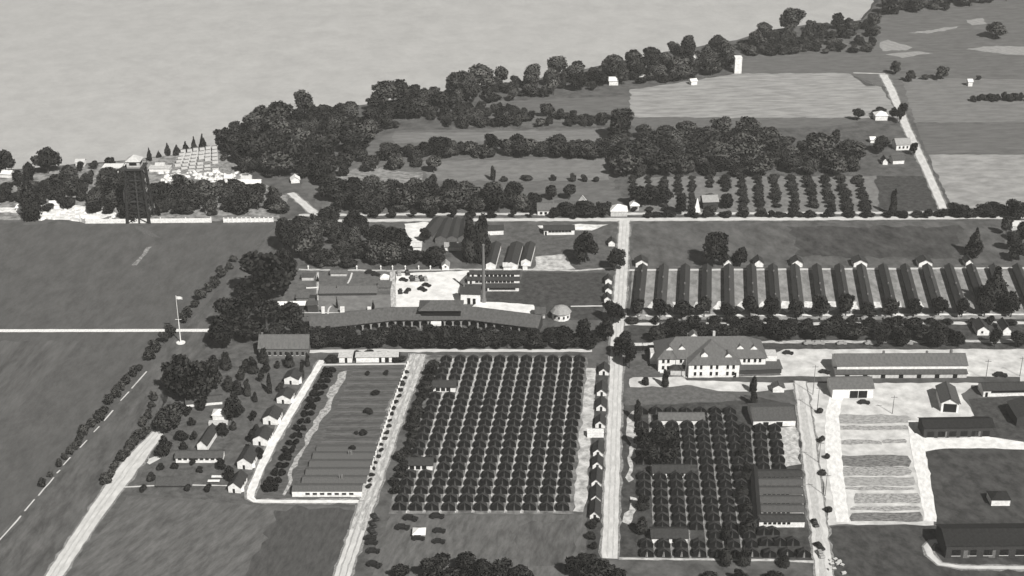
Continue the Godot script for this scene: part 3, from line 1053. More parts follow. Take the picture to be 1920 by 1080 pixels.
func lay_roads() -> void:
	strip("road", [V(85 + 14, 1084), V(180, 962), V(247, 870), V(300, 808)], [5.4, 6.0, 7.5, 4.5], M.road, 5, 40.0)
	strip("road", [V(298, 812), V(312, 790)], [3.0, 1.6], M.road, 6, 40.0)
	strip("road", [V(60, 1140), V(99, 1084)], [5.4], M.road, 5, 40.0)
	strip("road", [V(275, 868), V(305, 854)], [4.0, 2.0], M.road, 4, 40.0)
	strip("footpath", [V(-120, 621), V(392, 620)], [2.7], M.concrete, 6, 40.0, 0.1)
	strip("footpath", [V(275, 697), V(247, 729)], [0.55], M.road, 6, 40.0, 0.12)
	strip("footpath", [V(242, 735), V(226, 752)], [0.55], M.road, 6, 40.0, 0.12)
	strip("footpath", [V(212, 770), V(195, 790)], [0.55], M.road, 6, 40.0, 0.12)
	strip("footpath", [V(186, 800), V(176, 811)], [0.55], M.road, 6, 40.0, 0.12)
	strip("footpath", [V(163, 826), V(150, 840)], [0.55], M.road, 6, 40.0, 0.12)
	strip("footpath", [V(132, 858), V(118, 873)], [0.55], M.road, 6, 40.0, 0.12)
	strip("footpath", [V(113, 882), V(107, 888)], [0.55], M.road, 6, 40.0, 0.12)
	strip("footpath", [V(101, 896), V(72, 930)], [0.55], M.road, 6, 40.0, 0.12)
	strip("footpath", [V(65, 937), V(46, 959)], [0.55], M.road, 6, 40.0, 0.12)
	strip("footpath", [V(40, 968), V(-30, 1046)], [0.55], M.road, 6, 40.0, 0.12)
	strip("road", [V(604, 676), V(547, 770), V(512, 830), V(488, 880), V(471, 922), V(470, 934), V(478, 940), V(520, 941), V(685, 941)], [2.6, 3.2, 3.2, 3.0, 2.8, 2.6, 2.2, 1.8, 1.8], M.gravel, 6, 40.0, 0.15)
	strip("road", [V(785, 664), V(745, 770), V(706, 890), V(668, 1000), V(640, 1085)], [6.5, 6.8, 5.6, 5.2, 5.0], M.dirt, 6, 40.0, 0.4)
	strip("road", [V(670, 995), V(640, 1085), V(615, 1160)], [5.0], M.road, 7, 40.0)
	strip("road", [V(1171, 414), V(1168, 470), V(1163, 550), V(1158, 620), V(1155, 700), V(1150, 830), V(1146, 950), V(1143, 1048)], [5.0, 5.2, 5.4, 5.2, 5.0, 5.0, 5.0, 5.2], M.road, 7, 40.0)
	strip("road", [V(1500, 715), V(1512, 800), V(1524, 900), V(1538, 1010), V(1548, 1100), V(1552, 1150)], [4.6, 5.0, 5.2, 5.4, 5.4, 5.4], M.road, 7, 40.0)
	strip("yard_track", [V(1575, 720), V(1560, 780), V(1562, 850), V(1572, 920), V(1580, 980)], [5.0, 5.0, 6.0, 5.0, 4.0], M.gravel, 6, 40.0)
	strip("yard_track", [V(1715, 790), V(1722, 850), V(1738, 930), V(1745, 978)], [5.5, 5.0, 4.5, 4.0], M.gravel, 6, 40.0)
	strip("road", [V(1745, 1042), V(1738, 1026), V(1748, 1016), V(1790, 1013)], [2.2], M.road, 6, 40.0, 0.15)
	strip("road", [V(1744, 1041), V(1762, 1058), V(1800, 1064), V(1960, 1066)], [2.2, 2.0, 1.6, 1.6], M.road, 7, 40.0, 0.15)
	strip("road", [V(1160, 1048), V(1250, 1049), V(1440, 1051), V(1545, 1055)], [1.2], M.dirt, 5, 40.0, 0.2)
	strip("long_road", [V(528, 415), V(560, 415), V(600, 415), V(800, 413), V(1200, 412), V(1600, 410), V(1900, 408), V(2100, 407)], [2.4, 2.4, 3.2, 3.2, 4.0, 4.0, 3.6, 3.6], M.road, 6, 40.0, 0.3)
	for s in [-1.1, 1.0]:
		strip("wheel_rut", [V(785, 664), V(745, 770), V(706, 890), V(668, 1000), V(615, 1160)], [0.5, 0.7, 0.5, 0.6], M.rut, 8, 20.0, 0.25, s)
	strip("wheel_rut", [V(1502, 725), V(1512, 800), V(1524, 900), V(1538, 1010), V(1552, 1150)], [2.0, 2.4, 2.8, 2.2], M.rut2, 8, 30.0, 0.35, 0.3)
	for s in [-1.0, 0.8]:
		strip("wheel_rut", [V(1171, 420), V(1163, 550), V(1155, 700), V(1150, 830), V(1143, 1046)], [0.4, 0.6, 0.5], M.rut2, 8, 20.0, 0.2, s)
		strip("wheel_rut", [V(99, 1084), V(180, 962), V(247, 870), V(300, 808)], [0.5, 0.7, 0.5], M.rut2, 8, 20.0, 0.2, s)
	strip("long_road", [V(560, 404), V(800, 402), V(1200, 401), V(1500, 400), V(1790, 399)], [2.6], M.road, 5, 40.0, 0.4)
	strip("farm_road", [V(1772, 400), V(1740, 325), V(1700, 240), V(1672, 170), V(1656, 140)], [4.0, 4.2, 4.5, 5.0, 5.0], M.road, 6, 40.0, 0.2)
	strip("farm_road", [V(1660, 139), V(1640, 138), V(1600, 137)], [1.5], M.road, 5, 40.0, 0.2)
	strip("lane", [V(545, 362), V(575, 388), V(606, 412)], [3.6, 4.2, 5.2], M.road, 6, 40.0, 0.3)
	strip("street", [V(560, 660), V(700, 658), V(900, 658), V(1110, 658)], [2.6], M.road, 6, 40.0, 0.4)
	strip("street", [V(600, 685), V(670, 684), V(765, 683)], [1.4], M.road, 7, 40.0, 0.1)
	strip("street", [V(1150, 593), V(1400, 592), V(1935, 590)], [1.9], M.sand, 6, 40.0, 0.5)
	strip("street", [V(1160, 608), V(1400, 608), V(1935, 606)], [2.6], M.road, 5, 40.0, 0.4)
	strip("street", [V(1150, 655), V(1240, 643), V(1600, 641), V(1935, 640)], [2.4], M.dirt, 5, 40.0, 0.6)
	strip("street", [V(1170, 507), V(1400, 506), V(1935, 503)], [2.0], M.road, 6, 40.0, 0.15)
	strip("street", [V(560, 506), V(740, 508), V(860, 506), V(1000, 506), V(1080, 508), V(1155, 502)], [1.8], M.dirt, 5, 40.0, 0.3)
	strip("footpath", [V(1070, 575), V(1140, 574)], [1.2], M.road, 6, 40.0, 0.1)
	strip("footpath", [V(540, 587), V(645, 587)], [0.8], M.road, 6, 40.0, 0.1)
	strip("footpath", [V(736, 508), V(738, 576)], [2.4], M.dirt, 5, 40.0, 0.1)
	strip("footpath", [V(596, 510), V(595, 575)], [1.0], M.dirt, 5, 40.0, 0.1)
	strip("footpath", [V(230, 914), V(295, 911), V(360, 910), V(470, 912)], [0.7], M.road, 5, 40.0, 0.1)
	strip("footpath", [V(660, 512), V(657, 522), V(652, 532)], [0.8], M.road, 5, 40.0, 0.1)

func clubhouse() -> void:
	# a long bent building: a middle block and two wings that turn towards the viewer, with a shaded arcade along the front
	var t := thing("clubhouse", "long bent grey-roofed hall with arcade and raised middle roof behind the tree row", "hall")
	var pts := [V(588, 634), V(742, 617), V(880, 616), V(1004, 632)]
	var deep := 11.5
	for k in 3:
		var a := P(pts[k])
		var b := P(pts[k + 1])
		var x := (b - a).normalized()
		var z := x.cross(Vector3.UP)
		var w := a.distance_to(b)
		var mid := (a + b) * 0.5 - z * deep * 0.5
		var tf := Transform3D(Basis(x, Vector3.UP, z), mid)
		var ext := 0.5 if k == 1 else 1.2
		var wall := new_st()
		box(wall, Vector3(0, 2.3, -1.5), Vector3(w, 4.6, deep - 3.0))
		part("wall", wall, M.wood_dark, t).transform = tf
		var roof := new_st()
		for s in [-1.0, 1.0]:
			extrude(roof, PackedVector2Array([Vector2(0, 7.6 + 0.01 * k), Vector2(0, 7.4 + 0.01 * k), Vector2(s * (deep * 0.5 + 0.7), 4.4), Vector2(s * (deep * 0.5 + 0.7), 4.62)]), -w * 0.5 - ext, w * 0.5 + ext, true)
		part("roof", roof, M.club_roof, t).transform = tf
		var n := int(w / 3.4)
		for i in n + 1:
			var c := mesh_part("column", unit_box(Vector3(0.6, 4.4, 0.6)), M.roof_pale, t)
			c.transform = tf.translated_local(Vector3(-w * 0.5 + w * i / n, 2.2, deep * 0.5 - 0.5))
		for i in n:
			var arch := new_st()
			var x0 := -w * 0.5 + w * i / n
			var x1 := x0 + w / n
			var m := (x0 + x1) * 0.5
			var r := (x1 - x0) * 0.5 - 0.4
			for s in 4:
				var a0 := PI * s / 4.0
				var a1 := PI * (s + 1) / 4.0
				extrude(arch, PackedVector2Array([Vector2(m - cos(a0) * r, 2.8 + sin(a0) * 1.0), Vector2(m - cos(a1) * r, 2.8 + sin(a1) * 1.0), Vector2(m - cos(a1) * r * 1.05, 4.4), Vector2(m - cos(a0) * r * 1.05, 4.4)]), deep * 0.5 - 0.7, deep * 0.5 - 0.35)
			part("arch", arch, M.roof_pale, t).transform = tf
	var ca := P(V(788, 617))
	var cb := P(V(866, 617))
	var cx := (cb - ca).normalized()
	var cz := cx.cross(Vector3.UP)
	var tf2 := Transform3D(Basis(cx, Vector3.UP, cz), (ca + cb) * 0.5 - cz * 5.7)
	var wide := ca.distance_to(cb)
	var band := new_st()
	box(band, Vector3(0, 6.8, 0), Vector3(wide - 1.0, 3.4, 8.5))
	part("clerestory", band, M.dark, t).transform = tf2
	var top := new_st()
	hip(top, Vector3.ZERO, wide + 1.4, 11.0, 8.4, 2.6)
	part("raised_roof", top, M.club_roof, t).transform = tf2
	var porch := new_st()
	box(porch, Vector3(0, 1.8, 0), Vector3(4.4, 3.6, 3.0))
	part("porch", porch, M.white, t).transform = Transform3D(Basis(cx, Vector3.UP, cz), P(V(818, 617)) + cz * 1.2)
	# the round pavilion and the huts near it
	var ro := thing("round_pavilion", "small round white pavilion under a pale domed roof", "pavilion", "", P(V(1052, 596)))
	var w8 := new_st()
	hull(w8, ring(Vector3.ZERO, 3.9, 10), ring(Vector3(0, 3.2, 0), 3.9, 10))
	part("wall", w8, M.white, ro)
	var r8 := new_st()
	hull(r8, ring(Vector3(0, 3.2, 0), 4.6, 10), ring(Vector3(0, 4.9, 0), 3.2, 10))
	hull(r8, ring(Vector3(0, 4.9, 0), 3.2, 10), ring(Vector3(0, 5.9, 0), 1.0, 10))
	part("roof", r8, M.roof_pale, ro)
	for i in 4:
		var a := TAU * (0.12 + 0.085 * i)
		var o := mesh_part("window", unit_box(Vector3(0.7, 1.1, 0.3)), M.dark, ro, Vector3(cos(a) * 3.85, 1.7, sin(a) * 3.85))
		o.rotation.y = PI / 2 - a
	house("garden_hut", "grey gabled hut left of the round pavilion with pale walls", "hut", V(1004, 597), V(1022, 597), 6.0, 2.4, 1.6, {"wall": M.cream, "roof": M.roof, "rows": [["F", 1, 0.8, 1.0, 1.0, 0.2, 0.8]]})
	house("court_house", "white house with dark roof and arched doors beside the tall chimney", "house", V(864, 570), V(900, 571), 6.5, 5.2, 2.4, {"roof": M.roof_dark, "doors": [["F", 0.42, 1.4, 3.0], ["F", 0.7, 1.3, 2.8]], "chimneys": [[-0.7, 0.1, 0.7, 8.6]], "rows": [["R", 2, 2.6, 0.9, 1.2, 0.1, 0.9]]})
	var ch := thing("tall_chimney", "tall slender grey chimney stack rising beside the white court house", "chimney", "", P(V(907, 566)))
	var cs := new_st()
	tube(cs, Vector3(0, 0, 0), Vector3(0, 1.6, 0), 1.3, 1.2, 10)
	part("plinth", cs, M.brick, ch)
	var c2 := new_st()
	tube(c2, Vector3(0, 1.6, 0), Vector3(0, 27, 0), 0.85, 0.5, 12)
	part("shaft", c2, M.brick, ch)
	var c3 := new_st()
	tube(c3, Vector3(0, 27, 0), Vector3(0, 27.6, 0), 0.66, 0.66, 12)
	part("rim", c3, M.brick, ch)

func headquarters() -> void:
	var pa := P(V(1234, 697))
	var pb := P(V(1434, 695))
	var x := (pb - pa).normalized()
	var z := x.cross(Vector3.UP)
	var w := pa.distance_to(pb)
	var t := thing("headquarters", "large two-storey white building with grey hipped roof, dormers and projecting front", "building")
	t.transform = Transform3D(Basis(x, Vector3.UP, z), (pa + pb) * 0.5 - z * 7.5)
	var st := new_st()
	box(st, Vector3(0, 3.0, 0), Vector3(w, 6.0, 15.0))
	part("wall", st, M.white, t)
	var mid := w * 0.5 * 0.0 + ((1287.0 + 1381.0) * 0.5 - 1334.0) / 4.66
	var fw := 20.2
	var f := new_st()
	box(f, Vector3(mid, 2.99, 10.0), Vector3(fw, 5.98, 6.0))
	part("front_wall", f, M.white, t)
	var r := new_st()
	hip(r, Vector3.ZERO, w + 1.4, 16.4, 6.0, 6.0)
	part("roof", r, M.roof_grey, t)
	var r2 := new_st()
	hip(r2, Vector3(mid, 0.03, 1.8), fw + 1.4, 23.6, 6.0, 5.4)
	part("front_roof", r2, M.roof_grey, t)
	for row in [1.0, 3.9]:
		for i in 6:
			var u := [-0.37, -0.255, -0.055, 0.06, 0.27, 0.385][i] as float
			var o := mesh_part("window", unit_box(Vector3(1.0, 1.6, 0.16)), M.dark, t, Vector3(mid + u * fw, row + 0.8, 13.0))
			mesh_part("sill", unit_box(Vector3(1.3, 0.12, 0.34)), M.white, o, Vector3(0, -0.87, 0.02))
		for xx in [-19.6, -17.6, -12.5, 13.0, 14.8, 17.3, 19.3]:
			var o := mesh_part("window", unit_box(Vector3(1.0, 1.6, 0.16)), M.dark, t, Vector3(xx, row + 0.8, 7.5))
			mesh_part("sill", unit_box(Vector3(1.3, 0.12, 0.34)), M.white, o, Vector3(0, -0.87, 0.02))
	mesh_part("door", unit_box(Vector3(1.2, 2.2, 0.16)), M.dark, t, Vector3(mid + fw * 0.42, 1.1, 13.02))
	for d in [[-17.0, 4.2, 8.2], [-12.0, 4.0, 8.4], [17.0, 4.2, 8.2], [11.5, 4.0, 8.4], [-3.6, 9.3, 8.2], [6.0, 9.5, 7.6], [-6.5, -2.0, 11.0]]:
		var dm := new_st()
		extrude(dm, PackedVector2Array([Vector2(-1.0, 0), Vector2(1.0, 0), Vector2(1.0, 0.7), Vector2(0, 1.6), Vector2(-1.0, 0.7)]), -2.2, 0.6)
		var o := part("dormer", dm, M.white, t)
		o.position = Vector3(d[0], d[2] - 0.6, d[1])
		var dr := new_st()
		for s in [-1.0, 1.0]:
			extrude(dr, PackedVector2Array([Vector2(0, 1.63), Vector2(0, 1.75), Vector2(s * 1.25, 0.6), Vector2(s * 1.25, 0.48)]), -2.4, 0.5)
		part("dormer_roof", dr, M.roof_grey, o)
		o.scale = Vector3.ONE * 1.35
	mesh_part("chimney", unit_box(Vector3(1.0, 3.0, 1.0)), M.cream, t, Vector3(mid + 1.5, 12.2, -1.0))
	house("white_annex", "tall narrow white block against the left end of the hipped building", "annex", V(1219, 683), V(1232, 683), 4.0, 5.2, 0.3, {"ridge": "flat", "roof": M.cream, "over": 0.1})
	house("white_annex", "plain white block against the right end of the hipped building", "annex", V(1435, 690), V(1455, 690), 5.0, 5.6, 0.3, {"ridge": "flat", "roof": M.cream, "over": 0.1})
	house("flat_shed", "low grey flat-roofed shed in front of the hipped building's right wing", "shed", V(1383, 703), V(1465, 700), 5.5, 2.2, 0.9, {"ridge": "shed", "roof": M.roof, "wall": M.wood_dark})
	house("porch_shed", "dark porch roof in the left corner of the hipped building", "porch", V(1257, 704), V(1284, 705), 4.5, 2.6, 1.2, {"ridge": "hip", "roof": M.roof_dark, "wall": M.cream})
	var fp := thing("grey_flagpole", "slender dark flagpole in front of the hipped building", "flagpole", "", G(1285, 710))
	var s2 := new_st()
	tube(s2, Vector3.ZERO, Vector3(0, 20, 0), 0.16, 0.08, 8)
	part("shaft", s2, M.metal, fp)
	mesh_part("knob", unit_box(Vector3(0.4, 0.4, 0.4)), M.metal, fp, Vector3(0, 20.1, 0))

func lean_hall(called: String, label: String, a: Vector2, b: Vector2, deep: float, h: float, rise: float, n: int, roofm: Material, group := "") -> Node3D:     # a low white hall with dark openings close under its eaves
	return house(called, label, "hall", a, b, deep, h, rise, {"roof": roofm, "over": 0.35, "group": group, "rows": [["F", n, h - 1.25, 1.5, 0.95, 0.14, 0.9]], "doors": [["F", 0.06, 1.0, 1.9]]})

func right_side() -> void:
	var t := house("long_workshop", "long grey-roofed workshop with white clerestory and lean-to front", "workshop", V(1568, 705), V(1811, 704), 10.0, 4.7, 2.6, {"roof": M.roof_grey, "chimneys": [[-0.25, -0.1, 0.8, 8.4], [0.42, -0.1, 0.8, 8.3], [0.8, -0.2, 0.9, 8.6]], "rows": [["F", 13, 3.4, 2.6, 1.0, 0.01, 0.99]]})
	for c in t.get_children():
		if String(c.name).begins_with("window"):
			c.material_override = M.white
	house("lean_to", "low dark lean-to roof with dormers along the long workshop front", "lean-to", V(1566, 710), V(1812, 709), 3.4, 2.1, 1.1, {"ridge": "shed", "roof": M.roof, "wall": M.cream, "rows": [["F", 7, 0.0, 1.8, 1.7, 0.02, 0.98]]})
	house("open_garage", "white garage with two dark open bays and grey roof", "garage", V(1560, 747), V(1636, 746), 9.5, 4.4, 2.2, {"roof": M.roof_grey, "doors": [["F", 0.53, 3.2, 3.2], ["F", 0.75, 3.4, 3.2], ["R", 0.5, 2.0, 2.6]]})
	house("engine_shed", "dark-roofed shed turned end-on with white gable and dark open mouth", "shed", V(1764, 773), V(1796, 773), 13.0, 4.2, 1.9, {"ridge": "z", "aim": V(1763, 718), "roof": M.roof, "over": 0.6, "doors": [["F", 0.5, 4.9, 3.6]]})
	lean_hall("low_hall", "long low white hall with dark openings at the right edge", V(1843, 744), V(1945, 742), 6.5, 2.8, 1.6, 11, M.roof_dark)
	house("black_shed", "long black open-fronted shed beside the pale service road", "shed", V(1731, 821), V(1861, 819), 7.5, 4.2, 1.4, {"roof": M.roof_black, "wall": M.wood_dark, "rows": [["F", 6, 0.2, 2.6, 2.4, 0.02, 0.98]], "doors": [["F", 0.3, 1.8, 2.6, M.wood], ["F", 0.78, 2.0, 2.4, M.wood]]})
	house("black_hall", "huge black hall cut by the bottom right edge beside the looped drive", "hall", V(1772, 1047), V(1990, 1045), 12.0, 5.0, 2.2, {"roof": M.roof_black, "wall": M.wood_dark, "rows": [["F", 7, 1.0, 2.8, 2.2, 0.02, 0.98]], "doors": [["F", 0.18, 2.1, 3.0, M.wood], ["F", 0.4, 2.1, 3.0, M.wood]]})
	house("white_hut", "lone white hut with dark hipped roof standing on the dark lawn", "hut", V(1858, 949), V(1893, 949), 5.5, 2.5, 1.8, {"ridge": "hip", "roof": M.roof_black, "over": 0.3})
	house("edge_shed", "dark shed cut off by the right picture edge above the lawn", "shed", V(1905, 800), V(1960, 800), 12.0, 4.0, 2.0, {"ridge": "z", "roof": M.roof_dark, "wall": M.wood_dark})
	house("grey_cottage", "small white hut on the lane left of the open garage", "hut", V(1449, 736), V(1470, 736), 3.2, 2.2, 1.2, {"ridge": "z", "roof": M.roof})
	house("gable_cottage", "left of the two white gabled cottages on the lawn behind the gravel yard", "cottage", V(1832, 629), V(1854, 629), 8.0, 2.6, 1.8, {"ridge": "z", "roof": M.roof_dark, "rows": [["F", 1, 1.0, 0.9, 1.0, 0.2, 0.6]]})
	house("gable_cottage", "right of the two white gabled cottages on the lawn behind the gravel yard", "cottage", V(1880, 629), V(1895, 629), 8.0, 2.6, 1.8, {"ridge": "z", "roof": M.roof_dark})
	# the block of mess halls beside the right-hand tents
	for k in 6:
		var yy: float = [899, 915, 931, 948, 965, 989][k]
		var last := k == 5
		house("mess_hall", "%s long roof of the mess block beside the right-hand road" % ["top, darker", "second", "third", "fourth", "fifth"][k] if not last else "white-ended front hall of the mess block beside the right-hand road", "hall", V(1423, yy), V(1503 + k, yy), 4.6, 2.4 if last else 1.2, 0.8, {"roof": M.roof_dark if k == 0 or last else M.roof, "group": "long halls of the mess block", "over": 0.3, "rows": [["F", 6, 1.2 if last else 0.3, 1.1, 0.8, 0.08, 0.7]]})
	house("side_hall", "narrow dark hall along the left side of the mess block", "hall", V(1414, 987), V(1425, 987), 34.0, 2.6, 0.8, {"ridge": "z", "aim": V(1412, 885), "roof": M.roof_black, "wall": M.wood_dark})
	house("grey_hall", "low grey-roofed hall with white front above the right-hand tents", "hall", V(1412, 800), V(1491, 799), 13.0, 2.6, 2.0, {"roof": M.roof, "over": 0.3, "doors": [["F", 0.3, 2.0, 1.9], ["F", 0.62, 2.4, 1.9]]})
	# huts among the tents
	house("tent_row_hut", "grey-roofed hut behind the second row of the right-hand tents", "hut", V(1236, 797), V(1320, 797), 5.6, 2.3, 1.3, {"roof": M.roof_grey})
	house("tent_row_hut", "dark-roofed hut with white front halfway down the right-hand tents", "hut", V(1224, 896), V(1292, 896), 5.6, 2.2, 1.3, {"roof": M.roof_dark, "rows": [["F", 4, 0.6, 1.2, 1.2, 0.15, 0.9]]})
	house("tent_row_hut", "dark-roofed hut with white front near the foot of the right-hand tents", "hut", V(1222, 1019), V(1289, 1019), 6.2, 2.2, 1.3, {"roof": M.roof_dark, "rows": [["F", 4, 0.6, 1.2, 1.2, 0.15, 0.9]]})
	house("tent_row_hut", "dark-roofed hut with white front high in the large middle tent camp", "hut", V(812, 735), V(854, 735), 5.2, 2.3, 1.3, {"roof": M.roof_dark, "rows": [["F", 3, 0.4, 1.6, 1.6, 0.1, 0.8]]})
	house("tent_row_hut", "dark-roofed hut with white front low in the large middle tent camp", "hut", V(762, 882), V(811, 882), 5.2, 2.3, 1.3, {"roof": M.roof_dark, "rows": [["F", 3, 0.4, 1.6, 1.6, 0.1, 0.8]]})
	# the line of gabled huts between the tents and the straight road
	var line := [[1132, 704, 5.5], [1128, 743, 7], [1127, 771, 6], [1125, 803, 5], [1121, 856, 6], [1120, 880, 5], [1118, 913, 8], [1117, 943, 7], [1115, 974, 8]]
	for i in line.size():
		var k = line[i]
		house("gable_hut", "dark-roofed hut with white gable, %s from the top of the line beside the straight road" % NTH[i], "hut", V(k[0] - 9, k[1]), V(k[0] + 9, k[1]), k[2], 1.7, 1.6, {"ridge": "z", "aim": V(1205, -300), "roof": M.roof_dark, "group": "white-gabled huts along the straight road", "doors": [["F", 0.5, 0.9, 1.9]]})
	house("white_box_hut", "flat white hut set across the line of gabled huts", "hut", V(1101, 821), V(1132, 821), 3.0, 2.0, 0.2, {"ridge": "flat", "roof": M.concrete, "over": 0.1})
	for k in [[1147, 462, "top"], [1141, 533, "second"], [1141, 551, "third"], [1139, 568, "lowest"]]:
		house("road_hut", "%s of the four small white huts left of the upper straight road" % k[2], "hut", V(k[0] - 6, k[1]), V(k[0] + 6, k[1]), 4.5, 2.0, 1.2, {"ridge": "z", "roof": M.roof_dark})

func barracks_row() -> void:
	var xs := [1205, 1245, 1285, 1325, 1366, 1408, 1448, 1489, 1530, 1572, 1613, 1654, 1695, 1736, 1777, 1818, 1860, 1904]
	for i in xs.size():
		var top: float = xs[i]
		var x0 := top + (top - 1345.0) * 0.062
		var far := G(top, 505)
		var near := G(x0, 588)
		house("barrack", "long dark-roofed barrack, %s from the left in the row of eighteen" % NTH[i], "barrack", V(x0 - 8, 588), V(x0 + 8, 588), near.distance_to(far) - 2.0, 2.5, 1.3, {"ridge": "z", "aim": V(top, 505), "roof": [M.roof_dark, M.roof_mid, M.roof_dark, M.roof_mid2][(i * 5 + i / 3) % 4], "chimneys": [[0.0, -0.6 + 0.3 * (i % 3), 0.6, 4.6], [0.0, 0.3 + 0.1 * (i % 4), 0.6, 4.5]], "wall": M.wood_dark, "over": 0.4, "group": "long barracks standing side by side", "rows": [["R", 8, 1.0, 1.2, 1.0, 0.05, 0.95], ["F", 2, 1.0, 0.9, 1.0, 0.1, 0.9]]})
	var huts := [[1203, 501, 22, "above the leftmost barrack"], [1365, 500, 16, "between the two trees above the barracks"], [1423, 501, 16, "right of the small dark tree above the barracks"], [1495, 501, 19, "above the eighth barrack"], [1613, 501, 25, "above the eleventh barrack"], [1735, 501, 25, "above the fourteenth barrack"], [1817, 500, 13, "below the dark pointed tree"]]
	for k in huts:
		house("wash_hut", "small white gabled hut " + k[3], "hut", V(k[0] - k[2] * 0.5, k[1]), V(k[0] + k[2] * 0.5, k[1]), 5.5, 2.2, 1.6, {"ridge": "z", "roof": M.roof_dark, "group": "small white huts above the barracks", "doors": [["F", 0.5, 0.7, 1.6]] if k[0] == 1203 else []})

func middle_buildings() -> void:
	# three rows with white fronts
	lean_hall("low_hall", "top one of three low dark-roofed halls right of the parking yard", V(881, 520), V(974, 520), 3.8, 1.7, 0.7, 9, M.roof_dark, "three halls by the parking yard")
	lean_hall("low_hall", "middle one of three low dark-roofed halls right of the parking yard", V(877, 532), V(974, 532), 3.8, 1.7, 0.7, 10, M.roof_dark, "three halls by the parking yard")
	lean_hall("low_hall", "lowest one of three low dark-roofed halls right of the parking yard", V(908, 546), V(973, 546), 4.2, 1.9, 0.8, 8, M.roof_dark, "three halls by the parking yard")
	for k in [[911, 929, 505, 932, 466, "leftmost"], [947, 970, 505, 968, 466, "middle"], [977, 995, 499, 996, 466, "rightmost"]]:
		var deep := G(k[0], k[2]).distance_to(G(k[3] - 10, k[4]))
		var h := house("end_on_hall", "%s of three dark halls running away behind the tall chimney" % k[5], "hall", V(k[0], k[2]), V(k[1], k[2]), deep, 2.6, 1.2, {"ridge": "z", "roof": M.roof_dark, "over": 0.2, "group": "dark halls behind the chimney"})
		var tt := h.transform
		var d := (G(k[3] - 10, k[4]) - G(k[0], k[2])).normalized()
		h.transform = Transform3D(Basis(Vector3.UP.cross(-d), Vector3.UP, -d), (G(k[0], k[2]) + G(k[1], k[2])) * 0.5 + d * deep * 0.5)
	for k in [[786, 812, 452, 832, 420, "first"], [816, 838, 457, 850, 421, "second"], [838, 858, 457, 868, 421, "third"], [859, 876, 456, 884, 421, "fourth"]]:
		var deep := G(k[0], k[2]).distance_to(G(k[3] - 20, k[4]))
		var h := house("slanting_hall", "%s from left of four dark slanting roofs below the long road" % k[5], "hall", V(k[0], k[2]), V(k[1], k[2]), deep, 2.8, 1.3, {"ridge": "z", "roof": M.roof_dark, "over": 0.1, "group": "four slanting dark halls", "wall": M.roof_grey})
		var d := (G(k[3] - 20, k[4]) - G(k[0], k[2])).normalized()
		h.transform = Transform3D(Basis(Vector3.UP.cross(-d), Vector3.UP, -d), (G(k[0], k[2]) + G(k[1], k[2])) * 0.5 + d * deep * 0.5)
	house("white_lodge", "low white lodge with grey roof below the four slanting halls", "lodge", V(834, 470), V(866, 470), 5.0, 2.0, 1.2, {"roof": M.roof_pale})
	house("white_lodge", "small white lodge on the pale yard beside round trees", "lodge", V(775, 471), V(790, 471), 4.0, 2.4, 1.2, {"roof": M.cream})
	house("dark_shed", "dark-roofed white shed hidden behind the tall dark tree", "shed", V(915, 441), V(944, 440), 6.0, 2.6, 1.2, {"roof": M.roof_dark})
	lean_hall("low_hall", "low white hall with dark openings beside the pale yard on the long road", V(1020, 441), V(1077, 440), 6.0, 2.6, 1.2, 7, M.roof_dark)
	house("porch_cabin", "small white cabin with twin gables above the three low halls", "cabin", V(944, 507), V(961, 507), 3.0, 2.2, 1.0, {"roof": M.cream})
	house("tank_hut", "tiny pale round-topped hut at the corner of the three halls", "hut", V(980, 507), V(989, 507), 2.5, 2.6, 0.8, {"ridge": "hip", "roof": M.white})
	house("gate_lodge", "small white gabled lodge at the top of the parking yard", "lodge", V(829, 507), V(842, 507), 4.0, 2.4, 1.4, {"ridge": "z", "roof": M.roof_pale, "rows": [["F", 1, 1.4, 0.8, 0.8, 0.2, 0.8]]})
	house("pale_shed", "long pale-roofed shed beside the dark block left of the club lawn", "shed", V(520, 581), V(574, 580), 3.6, 2.2, 0.8, {"roof": M.concrete, "wall": M.wood_dark})
	house("dark_block", "small dark block at the end of the pale-roofed shed", "shed", V(577, 586), V(596, 585), 4.0, 3.4, 0.2, {"ridge": "flat", "roof": M.roof, "wall": M.wood_dark})
	house("wooden_hall", "brown wooden hall with broad plain roof beside the street corner", "hall", V(486, 671), V(578, 671), 10.5, 4.4, 3.6, {"roof": M.roof_grey, "wall": M.wood, "rows": [["F", 8, 1.2, 1.0, 1.6, 0.05, 0.95]], "chimneys": [[-0.9, 0.0, 0.7, 9.0]]})
	house("arched_store", "small white arched store at the top of the halls field", "store", V(636, 680), V(660, 680), 4.0, 2.5, 0.2, {"ridge": "flat", "roof": M.cream, "doors": [["F", 0.55, 1.0, 2.2]]})
	house("arched_store", "long white store with three dark arches at the top of the halls field", "store", V(668, 680), V(746, 679), 4.0, 2.5, 0.2, {"ridge": "flat", "roof": M.cream, "doors": [["F", 0.58, 1.0, 2.2], ["F", 0.74, 1.6, 2.2], ["F", 0.9, 1.4, 2.2]]})
	# the row of halls on the field
	var y := 932.0
	for k in 6:
		var x0 := 548.0 + (932.0 - y) * 0.442 + (8.0 if k > 0 else 0.0)
		var x1 := 679.0 + (932.0 - y) * 0.347
		var front := k == 0
		var words := "front white-walled hall with dark windows at the near end of the long field" if front else "low grey hall, %s from the front at the near end of the long field" % NTH[k]
		var o := {"roof": [M.hall_roof, M.hall_roof2][(k * 7 / 3) % 2], "over": 0.08, "group": "low halls at the near end of the long field", "rows": [["F", 7, 0.9 if front else 0.25, 1.5, 0.8 if front else 0.5, 0.17, 0.9]] if k < 5 else [], "wall": M.white if k == 0 else M.cream if k < 4 else M.hall_roof}
